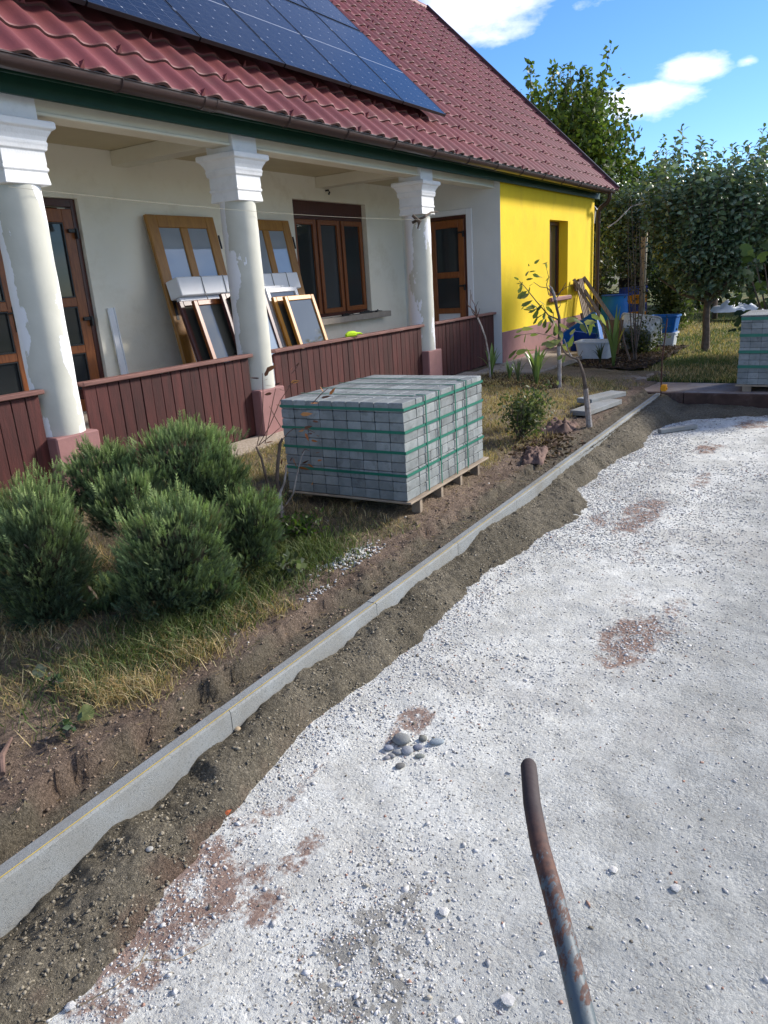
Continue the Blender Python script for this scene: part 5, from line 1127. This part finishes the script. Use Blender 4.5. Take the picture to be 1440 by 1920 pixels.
rnd_shrub('weed_patch', (3.05, 2.62, .03), .10, .10, 6, 'flat grey-green weeds in front of the juniper', 'weed', 60, .05, [(.12, .14, .10), (.08, .11, .05)], lw=.7)
rnd_shrub('weed_patch', (3.6, 2.95, .03), .16, .16, 8, 'green weeds at the foot of the dried sapling', 'weed', 380, .035, [(.06, .11, .025), (.09, .14, .03)], stem_n=12)
rnd_shrub('weed_patch', (1.42, 2.42, .02), .05, .05, 6, 'small bluish green weed on the bare soil near the kerb', 'weed', 40, .03, [(.07, .11, .06)], lw=.6)
rnd_shrub('weed_patch', (1.62, 2.78, .02), .05, .06, 6, 'small green weed among the straw near the bottom left', 'weed', 50, .03, [(.07, .11, .05)], lw=.6)

# strap-leaved plants (each big leaf a part)
def strap_plant(c, h, n, label, spread=.8, wd=.035, col=(.16, .24, .07)):
    h *= 1.25; wd *= 1.35; n += 2; col = tuple(min(1, k_*1.15) for k_ in col)
    th = empty('strap_leaf_plant', c); tag(th, label, 'plant', 'strap-leaved plants in the bed')
    for k in range(n):
        a = 6.283*k/n+random.uniform(-.4, .4); o_ = random.uniform(.25, 1.)*spread; hh = h*random.uniform(.65, 1.); V = []; F = []; S_ = 7
        for i in range(S_+1):
            t = i/S_; r = hh*o_*t**1.5*.7; z = hh*(t-(.45*o_)*t**3); w = wd*(math.sin(math.pi*min(1, t*.9+.12))**.6)*(1-t**5)+.002
            cx_, cy_ = math.cos(a)*r, math.sin(a)*r; px_, py_ = -math.sin(a), math.cos(a)
            V += [(cx_-px_*w/2, cy_-py_*w/2, z+w*.18), (cx_, cy_, z), (cx_+px_*w/2, cy_+py_*w/2, z+w*.18)]
        for i in range(S_): F += [(3*i, 3*i+1, 3*i+4, 3*i+3), (3*i+1, 3*i+2, 3*i+5, 3*i+4)]
        cc = np.tile(np.array(col)*random.uniform(.75, 1.35), (len(V), 1)); link('leaf', fastmesh('leaf', V, F, cc, True), m_leaf_gloss, th)
strap_plant((10.5, 4.66, .10), .52, 9, 'strap-leaved green plant at the end of the railing, furthest left in the bed')
strap_plant((10.28, 4.28, .09), .34, 8, 'small strap-leaved plant between two larger ones in the bed', wd=.025)
strap_plant((10.12, 4.08, .09), .36, 8, 'narrow grey-green strap-leaved plant left of the largest one', wd=.022, col=(.09, .12, .06))
strap_plant((10.05, 3.78, .08), .55, 13, 'largest strap-leaved plant at the right end of the bed', wd=.045)
strap_plant((12.15, 3.28, .07), .85, 9, 'tall light green strap-leaved plant in the dark mulch bed', .55, .045, (.14, .20, .055))
strap_plant((12.6, 3.62, .07), .35, 9, 'dark thin strap-leaved plant in front of the white tub', 1., .02, (.04, .06, .025))
# mulch bits and dead leaves
n = 2600; xy = np.column_stack([rng.uniform(9.5, 10.8, n), rng.uniform(3.5, 4.8, n)]); xy2 = np.column_stack([rng.uniform(12.1, 15.4, n), rng.uniform(2.8, 4.05, n)]); xy3 = np.column_stack([rng.normal(6.7, .3, 700), rng.normal(2.42, .13, 700)]); xy = np.concatenate([xy, xy2, xy3]); n = len(xy)
zz = np.where(xy[:, 0] > 12, .065, garden_z(xy[:, 0], xy[:, 1])+.008); P_ = np.column_stack([xy, zz]); D = rng.normal(0, 1, (n, 3))*np.array([1, 1, .3]); l = rng.uniform(.02, .06, n)
tag(link('leaf_litter', scatter('leaf_litter', LQ_T, LQ_F, P_, frames(D), np.column_stack([l*.5, l*.5, l]), np.array([(.12, .075, .05), (.07, .045, .03), (.18, .13, .09), (.05, .035, .025)])[rng.integers(0, 4, n)]), m_dry), kind='stuff')
# crumpled brown sacking at the foot of the crooked tree
def crumple(name, c, w, d, h, mat, label, cat, rz=0, seed=5):
    nx, ny = 26, 18; X, Y = np.meshgrid(np.linspace(-1, 1, nx), np.linspace(-1, 1, ny), indexing='ij'); r = np.clip(1-np.maximum(np.abs(X), np.abs(Y))**4, 0, 1)
    Z = h*r*(.4+.6*np.abs(fbm(X, Y, 2.2, 3, seed))*2)+.01*fbm(X, Y, 6, 2, seed); i = np.arange(nx*ny).reshape(nx, ny)
    V = np.stack([X*w/2*(1+.15*fbm(X, Y, 1.5, 2, seed+3)), Y*d/2*(1+.2*fbm(X, Y, 1.5, 2, seed+4)), Z], 2).reshape(-1, 3); F = np.stack([i[:-1, :-1], i[1:, :-1], i[1:, 1:], i[:-1, 1:]], 2).reshape(-1, 4)
    o = link(name, fastmesh(name, V, F, None, True), mat); o.location = c; o.rotation_euler = (0, 0, rz); tag(o, label, cat); return o
m_sack = M('brown_sacking', (.19, .12, .095), (.11, .07, .055), 9, .95, .6, 50)
crumple('sacking', (6.25, 2.36, .02), .62, .20, .07, m_sack, 'crumpled brown sacking lying on the soil beside the kerb', 'cloth', .3)
crumple('sacking', (7.45, 2.55, .02), .5, .3, .10, m_sack, 'heap of brown sacking behind the crooked young tree', 'cloth', .1, 9)
MB().tube([(1.15, 2.42, .03), (1.2, 2.5, .045), (1.3, 2.6, .03)], [.010, .012, .006], 7).build('dead_stick', m_sack); tag(bpy.data.objects['dead_stick'], 'short dead brown stick on the bare soil at the left edge', 'stick')
q = MB(); q.tube([tuple(at(150, 1885, z=-.12)), tuple(at(215, 1850, z=-.10)), tuple(at(262, 1810, z=-.09)), tuple(at(285, 1755, z=-.075))], [.0022, .002, .002, .0012], 5); q.tube([tuple(at(270, 1800, z=-.09)), tuple(at(330, 1800, z=-.10)), tuple(at(395, 1768, z=-.12))], [.0018, .0015, .001], 5)
tag(q.build('dry_root', M('straw_root', (.33, .25, .15))), 'thin forked dry root lying on the sand at the bottom left', 'root')
for (u, v, c, lab) in ((75, 1262, (.14, .17, .12), 'round grey-green leaf lying on the soil left of the straw'), (163, 1340, (.16, .19, .07), 'small green leaf upright beside the straw tuft')):
    P_ = at(u, v, z=.04); n_ = 12; V = [(0, 0, 0)]+[(.045*math.cos(6.28*k/n_), .03*math.sin(6.28*k/n_), .006*math.sin(k*2.2)) for k in range(n_)]; F = [(0, 1+k, 1+(k+1) % n_) for k in range(n_)]
    o = link('fallen_leaf', fastmesh('fallen_leaf', V, F, np.tile(c, (len(V), 1))), m_leaf); o.location = P_+Vector((0, 0, .01)); o.rotation_euler = (.2, -.3, random.random()); tag(o, lab, 'leaf')

# ------------------------------------------------------------------ trees
def apple(c, rx, z0, z1, label, ns=150, lps=26, tone=1., group='apple trees on the lawn', ll=.085):
    th = empty('apple_tree', c); tag(th, label, 'tree', group); c = np.array(c, float); H_ = z1-z0
    q = MB(); tr = .066; q.tube([tuple(c+(0, 0, -.05)), tuple(c+(.01, .0, .3)), tuple(c+(0, .02, z0*.75)), tuple(c+(0, 0, z0+.25*H_))], [tr*1.2, tr, tr*.9, tr*.7], 12); reparent(q.build('trunk', m_bark, smooth=True), th)
    q = MB(); P_ = []; D = []; Ls = []; C_ = []
    bases = []
    for k in range(9):
        a = 6.28*k/9+random.uniform(-.3, .3); e_ = c+np.array([math.cos(a)*rx*.75, math.sin(a)*rx*.75, z0+H_*random.uniform(.15, .5)]); s0 = c+np.array([0, 0, z0+H_*random.uniform(-.02, .15)]); mid = (s0+e_)/2+np.array([0, 0, -.1])
        q.tube([tuple(s0), tuple(mid), tuple(e_)], [tr*.6, tr*.4, tr*.18], 7); bases.append((s0, mid, e_))
    reparent(q.build('limb', m_bark, smooth=True), th)
    q = MB()
    for k in range(ns):
        a = random.uniform(0, 6.28); rr = rx*math.sqrt(random.uniform(0, 1)); u_ = math.sqrt(max(0, 1-(rr/rx)**2)); zb_ = z0+H_*(.5-.5*u_)+random.uniform(0, .55)*H_*(u_); zt = min(z0+H_*(.50+.5*u_)*random.choice((random.uniform(.82, .98), random.uniform(.98, 1.10), random.uniform(1.05, 1.18))), zb_+random.uniform(.5, 1.35))
        b_ = c+np.array([math.cos(a)*rr*.92, math.sin(a)*rr*.92, zb_]); t_ = np.array([b_[0]+math.cos(a)*.12+random.uniform(-.1, .1), b_[1]+math.sin(a)*.12+random.uniform(-.1, .1), c[2]+zt]); b_[2] += 0
        q.tube([tuple(b_), tuple((b_+t_)/2+rng.normal(0, .02, 3)), tuple(t_)], [.006, .004, .0025], 4, False)
        Ln = np.linalg.norm(t_-b_); m_ = max(6, int(Ln/.032)); tt = np.linspace(.02, 1, m_); pp = b_+(t_-b_)*tt[:, None]+rng.normal(0, .006, (m_, 3)); ph = np.arange(m_)*2.4+random.uniform(0, 6)
        dn = np.column_stack([np.cos(ph), np.sin(ph), np.where(tt > .9, .9, .0)+rng.normal(0, .3, m_)]); P_.append(pp); D.append(dn); Ls.append(ll*1.35*rng.uniform(.75, 1.2, m_)*np.where(tt > .93, .7, 1)); C_.append(np.full(m_, 1.)*random.uniform(.8, 1.2))
    reparent(q.build('shoot', m_bark), th)
    nf = ns*22; dd = rng.normal(size=(nf, 3)); dd /= np.linalg.norm(dd, axis=1, keepdims=True); fr_ = rng.random(nf)**.4; pf = c+np.array([0, 0, z0+H_*.38])+dd*np.array([rx*.86, rx*.86, H_*.36])*fr_[:, None]
    P_.append(pf); D.append(rng.normal(0, 1, (nf, 3))); Ls.append(ll*rng.uniform(.8, 1.3, nf)); C_.append(rng.uniform(.6, 1.1, nf))
    P_ = np.concatenate(P_); D = np.concatenate(D); Ls = np.concatenate(Ls); C_ = np.concatenate(C_); n = len(P_)
    # arching leaf: out, then tip drooping
    T = np.array([(0, 0, 0), (.5, .10, .35), (0, .16, .4), (-.5, .10, .35), (.38, .02, .75), (0, .06, .78), (-.38, .02, .75), (0, -.22, 1.)]); F = LEAF_F
    R = frames(D, np.zeros(n)+rng.normal(0, .6, n)); cols = np.array([(.095, .145, .075), (.13, .18, .10), (.07, .11, .052), (.18, .225, .14)])[rng.integers(0, 4, n)]*(C_*tone)[:, None]*rng.uniform(.8, 1.2, (n, 1))
    reparent(link('crown', scatter('crown', T, F, P_, R, np.column_stack([Ls*.52, Ls, Ls]), cols), m_leaf_gloss), th)
    return th
apple((14.95, 2.37, .0), 1.18, .85, 3.85, 'apple tree with upright shoots and a straight trunk on the lawn', 340, tone=1.4, ll=.098)
apple((15.9, .1, .0), 1.3, .9, 3.95, 'apple tree at the right edge, half cut off by the frame', 210, tone=1.05)
apple((20.8, 5.15, .0), .85, 1.0, 4.3, 'slimmer apple tree behind, between the house corner and the front apple tree', 170, tone=1.15, ll=.10)
apple((22.6, 3.4, .0), 1.4, .9, 4.3, 'apple tree hidden behind the front one', 150, tone=.95, ll=.10)
def broad(name, c, r, z0, z1, label, nl_, lsz, cols, shoots=0, trunk_r=.16, group=None, lobes=14, mat=m_leaf):
    th = empty(name, c); tag(th, label, 'tree', group); c = np.array(c, float); H_ = z1-z0
    q = MB(); q.tube([tuple(c+(0, 0, -.1)), tuple(c+(.05, .03, z0)), tuple(c+(.1, 0, z0+H_*.5))], [trunk_r, trunk_r*.8, trunk_r*.4], 10); reparent(q.build('trunk', m_bark, smooth=True), th)
    q = MB(); P_ = []; ctr = []
    for k in range(lobes):
        d = rng.normal(size=3); d /= np.linalg.norm(d); lc = c+np.array([0, 0, z0+H_*.5])+d*np.array([r*.68, r*.68, H_*.36])*rng.random()**.4; ctr.append(lc); q.tube([tuple(c+np.array([0, 0, z0])), tuple((c+np.array([0, 0, z0+.2*H_])+lc)/2), tuple(lc)], [trunk_r*.4, trunk_r*.25, .02], 5)
        n = nl_//lobes; dd = rng.normal(size=(n, 3)); dd /= np.linalg.norm(dd, axis=1, keepdims=True); P_.append(lc+dd*np.array([r*.42, r*.42, H_*.2])*(rng.random(n)**.35)[:, None]*(1+.25*np.sin(dd[:, 0]*9+k))[:, None])
    reparent(q.build('limb', m_bark), th)
    if shoots:
        q = MB()
        for k in range(shoots):
            lc = ctr[k % lobes]; a = random.uniform(0, 6.28); e_ = lc+np.array([math.cos(a)*.5, math.sin(a)*.5-.1, H_*random.uniform(.22, .42)]); e_[2] = min(e_[2], c[2]+z1+random.uniform(-.1, .5)); q.tube([tuple(lc), tuple((lc+e_)/2), tuple(e_)], [.02, .012, .005], 4)
            m_ = 60; tt = rng.uniform(.1, 1, m_); P_.append(lc+(e_-lc)*tt[:, None]+rng.normal(0, .06, (m_, 3)))
        reparent(q.build('shoot', m_bark), th)
    P_ = np.concatenate(P_); n = len(P_); D = rng.normal(0, .8, (n, 3))+np.array([0, 0, -.1]); l = lsz*rng.uniform(.7, 1.3, n); cc = np.array(cols)[rng.integers(0, len(cols), n)]*rng.uniform(.65, 1.35, (n, 1))
    reparent(link('crown', scatter('crown', LQ_T, LQ_F, P_, frames(D), np.column_stack([l*.6, l*.6, l]), cc), mat), th); return th
GB = [(.075, .125, .028), (.10, .155, .035), (.055, .095, .022), (.14, .18, .045)]; GD = [(.040, .065, .026), (.055, .08, .03), (.03, .052, .02), (.075, .10, .04)]
broad('deciduous_tree', (23.5, 7.9, 0), 2.5, 1.3, 6.9, 'bright green leafy tree rising behind the gable end of the roof', 17000, .17, GB, 46, group=None, lobes=22)
dt = bpy.data.objects['deciduous_tree']; q = MB(); Ps = []
for (u0, v0, u1, v1) in ((1000, 300, 993, 112), (1010, 300, 1042, 118), (1035, 280, 1066, 145), (1060, 290, 1098, 146), (1070, 300, 1132, 150), (1090, 330, 1172, 232), (1100, 350, 1178, 262), (985, 300, 958, 165), (1060, 250, 1058, 160), (1120, 340, 1208, 290)):
    a_ = np.array(at(u0, v0, x=23.+random.uniform(-.5, .5))); e_ = np.array(at(u1, v1, x=23.+random.uniform(-.5, .5))); q.tube([tuple(a_), tuple((a_+e_)/2+rng.normal(0, .05, 3)), tuple(e_)], [.03, .018, .006], 5)
    m_ = int(46*np.linalg.norm(e_-a_)); tt = np.linspace(.05, 1, m_); Ps.append(a_+(e_-a_)*tt[:, None]+rng.normal(0, .05, (m_, 3)))
reparent(q.build('shoot', m_bark), dt); Ps = np.concatenate(Ps); n = len(Ps); D = rng.normal(0, .8, (n, 3))+np.array([0, 0, -.2]); l = .19*rng.uniform(.7, 1.2, n)
reparent(link('shoot_leaves', scatter('shoot_leaves', LQ_T, LQ_F, Ps, frames(D), np.column_stack([l*.6, l*.6, l]), np.array(GB)[rng.integers(0, 4, n)]), m_leaf), dt)
broad('deciduous_tree', (25.5, 6.0, 0), 1.5, 1.0, 4.7, 'yellow-green tree between the house and the apple trees', 9000, .15, GB, 14, lobes=14)
# dark hedge row at the back of the garden, one bush at a time
HB = [(30.5, 9.5, 2.6, 4.2), (31., 6.2, 2.4, 3.9), (30.5, 3.4, 2.3, 3.6), (31.5, .8, 2.3, 3.7), (31, -1.9, 2.4, 3.9), (30.5, -4.6, 2.4, 3.8), (30, -7.4, 2.6, 4.), (27.5, 4.4, 1.2, 2.2), (26.5, 2.0, 1.3, 2.4), (27, -.6, 1.4, 2.6)]
hn = ['behind the house', 'behind the yellow-green tree', 'behind the front apple tree', 'right of the front apple trunk', 'behind the white sheet', 'near the right edge', 'beyond the right edge', 'low, left of the apple trunk', 'low, right behind the apple trunk', 'low, behind the broad-leaved bush']
for k, (x_, y_, r_, h_) in enumerate(HB):
    broad('hedge_bush', (x_, y_, 0), r_, .15, h_, 'dark green bush of the back hedge, '+hn[k], 3600, .22, GD, trunk_r=.08, group='bushes of the back hedge', lobes=12)
rnd_shrub('leafy_shrub', (19.6, 3.9, .02), .75, 1.75, 16, 'leafy mid-green shrub behind the tubs, right of the wooden post', 'shrub', 3200, .12, [(.07, .10, .035), (.10, .13, .05), (.05, .075, .025)], stem_n=18, bunch=.24, topb=.15)
rnd_shrub('leafy_shrub', (18.6, 5.6, .02), .6, 2.6, 14, 'dark shrub growing behind the house corner', 'shrub', 2600, .11, [(.05, .07, .03), (.08, .08, .04)], stem_n=16, bunch=.26, topb=.2)
# broad-leaved bush at the right edge, big leaves as parts
bl = empty('broad_leaf_bush', (12.6, 1.0, .0)); tag(bl, 'bush with big dark lobed leaves behind the second paver stack', 'bush')
q = MB()
for k in range(7):
    a = k*.9; q.tube([(12.6, 1.0, 0), (12.6+.15*math.cos(a), 1.0+.25*math.sin(a), .8), (12.6+.3*math.cos(a), 1.05+.45*math.sin(a), 1.5)], [.02, .014, .006], 6)
reparent(q.build('stem', m_bark), bl)
LB = np.array([(0, 0, 0), (.42, -.05, .10), (.5, -.1, .45), (.22, -.02, .55), (.30, -.1, .85), (0, -.05, 1.), (-.30, -.1, .85), (-.22, -.02, .55), (-.5, -.1, .45), (-.42, -.05, .1), (0, .04, .5)]); LBF = np.array([(10, k, (k+1) % 10) for k in range(10)])
for k in range(170):
    P_ = np.array([12.6+random.uniform(-.35, .35), 1.0+random.uniform(-.75, .62), random.uniform(.55, 1.85)]); d = np.array([random.uniform(-.8, .2), random.uniform(-.6, .6), random.uniform(-1., .1)]); c = np.array(random.choice([(.05, .085, .028), (.08, .12, .035), (.11, .16, .045), (.035, .06, .02)]))
    l = random.uniform(.11, .20); leafset('leaf', [(P_, d, l, l*.95, tuple(c), random.uniform(-.6, .6))], m_leaf, bl, LB, LBF)

# ------------------------------------------------------------------ clutter at the house corner
# leaning slatted bench
bn = empty('slatted_bench', (16.05, 4.78, .125), (math.radians(-14), 0, 0)); tag(bn, 'folded weathered wooden slatted bench leaning on the yellow wall', 'bench')
m_gw = M('weathered_grey_wood', (.33, .27, .21), (.16, .115, .085), 8, .85, .3, 50, rnd=.15, stretch=(5, 5, .8))
for k in range(5): B('slat', m_gw, bn, (-.30+.10*k, -.25+.10*k, -.02, .0, .35, 1.22))
B('crosspiece', m_brownb, bn, (-.36, .24, .0, .035, 1.06, 1.24)); B('crosspiece', m_brownb, bn, (-.34, .24, .0, .035, .42, .60))
MB().bar((-.36, .0, 1.3), (-.15, -.35, .05), .04, .06).build('leg', m_gw, bn); MB().bar((.30, .0, 1.32), (.62, -.42, .05), .04, .07).build('leg', m_gw, bn); MB().bar((.30, .02, 1.24), (.02, .03, 1.24), .04, .12).build('crosspiece', m_brownb, bn)
MB().bar((.12, -.02, 1.05), (.34, -.3, .05), .04, .06).build('leg', m_gw, bn)
# barrel
br = empty('barrel', (18.2, 4.93, .05)); tag(br, 'blue plastic barrel standing at the corner of the house', 'barrel')
MB().lathe([(.24, 0), (.28, .03), (.30, .15), (.31, .45), (.30, .75), (.285, .84), (.295, .86), (.295, .90), (.27, .905), (.265, .80)], n=28).build('drum', m_blue, br, smooth=True)
MB().lathe([(.297, .875), (.306, .878), (.306, .90), (.297, .903)], n=28).build('rim_band', m_blue2, br)
# crates
def crate(c, mat, lab, w=.6, d=.4, h=.22, rz=0):
    e = empty('plastic_crate', c, (0, 0, rz)); tag(e, lab, 'crate', 'stacked fruit crates')
    q = MB()
    for s_ in (-1, 1):
        q.box(-w/2, w/2, s_*d/2-.01, s_*d/2+.01, h-.04, h); q.box(-w/2, w/2, s_*d/2-.01, s_*d/2+.01, 0, .05); q.box(s_*w/2-.01, s_*w/2+.01, -d/2+.01, d/2-.01, h-.04, h); q.box(s_*w/2-.01, s_*w/2+.01, -d/2+.01, d/2-.01, 0, .05)
        for k in range(9): q.box(-w/2+k*w/8-.012, -w/2+k*w/8+.012, s_*d/2-.008, s_*d/2+.008, .05, h-.04)
        for k in range(1, 6): q.box(s_*w/2-.008, s_*w/2+.008, -d/2+k*d/6-.012, -d/2+k*d/6+.012, .05, h-.04)
    for s_ in (-1, 1): q.box(-w/2+.012, w/2-.012, s_*(d/2-.016)-.002, s_*(d/2-.016)+.002, .05, h-.045); q.box(s_*(w/2-.016)-.002, s_*(w/2-.016)+.002, -d/2+.02, d/2-.02, .05, h-.045)
    q.build('crate_wall', mat, e); B('crate_floor', mat, e, (-w/2+.01, w/2-.01, -d/2+.01, d/2-.01, 0, .015)); return e
cs = [(m_red, 'dark red crate at the bottom of the crate stack'), (m_orange, 'orange crate second from the bottom of the stack'), (m_cblue, 'violet-blue crate in the middle of the stack'), (m_orange, 'orange crate just under the topmost blue crates'), (m_cblue, 'violet-blue crate on the orange crate'), (m_dark, 'dark crate on top of the crate stack')]
for k, (mt, lab) in enumerate(cs): crate((20.1, 4.98+.02*(k % 2), .03+.205*k), mt, lab, rz=math.radians(90)+.05*(k % 3))
for k, (mt, lab) in enumerate(((m_dark, 'black crate at the bottom of the second stack behind the barrel'), (m_red, 'dark red crate of the second stack behind the barrel'), (m_red, 'upper dark red crate of the second stack behind the barrel'), (m_dark, 'black crate on top of the second stack behind the barrel'))): crate((20.2, 5.62, .03+.22*k), mt, lab, rz=math.radians(88))
# post
po = empty('wooden_post', (19.2, 4.55, 0)); tag(po, 'old grey wooden post standing beside the crates', 'post')
B('post_shaft', m_gw, po, (-.07, .07, -.05, .05, -.1, 2.2)); B('batten', M('pale_batten', (.50, .46, .34), rough=.9), po, (-.02, .03, -.075, -.052, 0, 2.35))
# tubs and basins
def tub(name, c, w, d, h, mat, lab, rot=(0, 0, 0), inner=None, taper=.85, n=4):
    e = empty(name, c, rot); tag(e, lab, 'tub')
    q = MB(); a, b_ = w/2, d/2; t = .012; V = []; F = []
    def ring(sx_, sy_, z, k=6):
        o_ = []
        for (cx_, cy_, a0) in ((1, 1, 0), (-1, 1, 90), (-1, -1, 180), (1, -1, 270)):
            rr = min(sx_, sy_)*.25
            for j in range(k): an = math.radians(a0+90*j/(k-1)); o_.append((cx_*(sx_-rr)+rr*math.cos(an), cy_*(sy_-rr)+rr*math.sin(an), z))
        return o_
    rings = [ring(a*taper, b_*taper, 0), ring(a, b_, h-.03), ring(a+.02, b_+.02, h-.03), ring(a+.02, b_+.02, h), ring(a-.012, b_-.012, h), ring(a*taper-.012, b_*taper-.012, .02)]
    m_ = len(rings[0])
    for r_ in rings: V += r_
    for i in range(5):
        for k in range(m_): k2 = (k+1) % m_; F.append((i*m_+k, i*m_+k2, (i+1)*m_+k2, (i+1)*m_+k))
    F.append(tuple(range(m_))[::-1]); F.append(tuple(5*m_+k for k in range(m_))); q.add(V, F); q.build('tub_body', mat, e, smooth=True)
    if inner: MB().box(-a*taper+.03, a*taper-.03, -b_*taper+.03, b_*taper-.03, .03, h*.8).build('contents', inner, e, .02)
    return e
m_tubw = M('white_plastic_tub', (.62, .66, .68), (.52, .56, .58), 5, .45)
tub('plastic_tub', (13.35, 3.92, .07), .45, .62, .30, m_tubw, 'white rectangular tub with dark contents in front of the blue basin', inner=m_dark)
tub('plastic_basin', (14.7, 4.45, .14), .95, .75, .30, m_blue, 'wide blue basin tipped on its side next to the barrel', rot=(math.radians(-38), math.radians(-28), .4))
tub('plastic_basin', (14.15, 4.42, .10), .5, .45, .26, m_blue2, 'dark blue basin left of the white tub', rot=(math.radians(10), math.radians(-20), .2))
tub('plastic_tub', (14.25, 3.46, .29), .58, .70, .34, m_tub, 'large grimy white tub lying tilted with its base towards the drive', rot=(math.radians(14), math.radians(58), math.radians(10)), taper=.8)
MB().box(-.02, .0, .02, .34, 0, .62).build('brown_board', m_brownb); o = bpy.data.objects['brown_board']; o.location = (13.95, 3.66, .06); o.rotation_euler = (0, math.radians(18), math.radians(-8)); tag(o, 'dark brown board leaning on the grimy white tub', 'board')
tub('plastic_tub', (15.6, 3.25, .30), .5, .52, .32, m_blue, 'blue tub sitting on the white bucket near the lawn', inner=m_blue2)
tub('bucket', (15.6, 3.22, .02), .40, .42, .28, m_tubw, 'white bucket underneath the blue tub beside the lawn')
tag(MB().tube([(12.95, 3.22, .05), (13.05, 3.35, .35), (13.15, 3.45, .75)], [.02, .018, .015], 6).build('leaning_stick', m_bark), 'grey stick leaning in the mulch bed beside the brown board', 'stick')
tag(MB().tube([(17.9, 5.05, 2.42), (18.1, 4.9, 2.55), (18.5, 4.7, 2.85), (18.9, 4.4, 2.95)], [.02, .016, .012, .006], 6).build('stray_branch', m_bark_p), 'bare pale branch reaching out beside the wall lantern', 'branch')
crumple('white_sheet', (22.3, 2.85, .25), .9, 1.2, .28, m_tubw, 'white tarpaulin heaped on the lawn right of the apple trunk', 'sheet', .4, 14)
for (x_, y_, h_) in ((24.5, 4.6, 1.0), (26.0, 4.9, 1.1)):
    tag(MB().tube([(x_, y_, 0), (x_+.02, y_, h_)], .02, 6).build('garden_stake', m_gw), 'thin stake in the far garden, %s of the two' % ('nearer' if x_ < 25 else 'farther'), 'stake', 'thin stakes in the far garden')
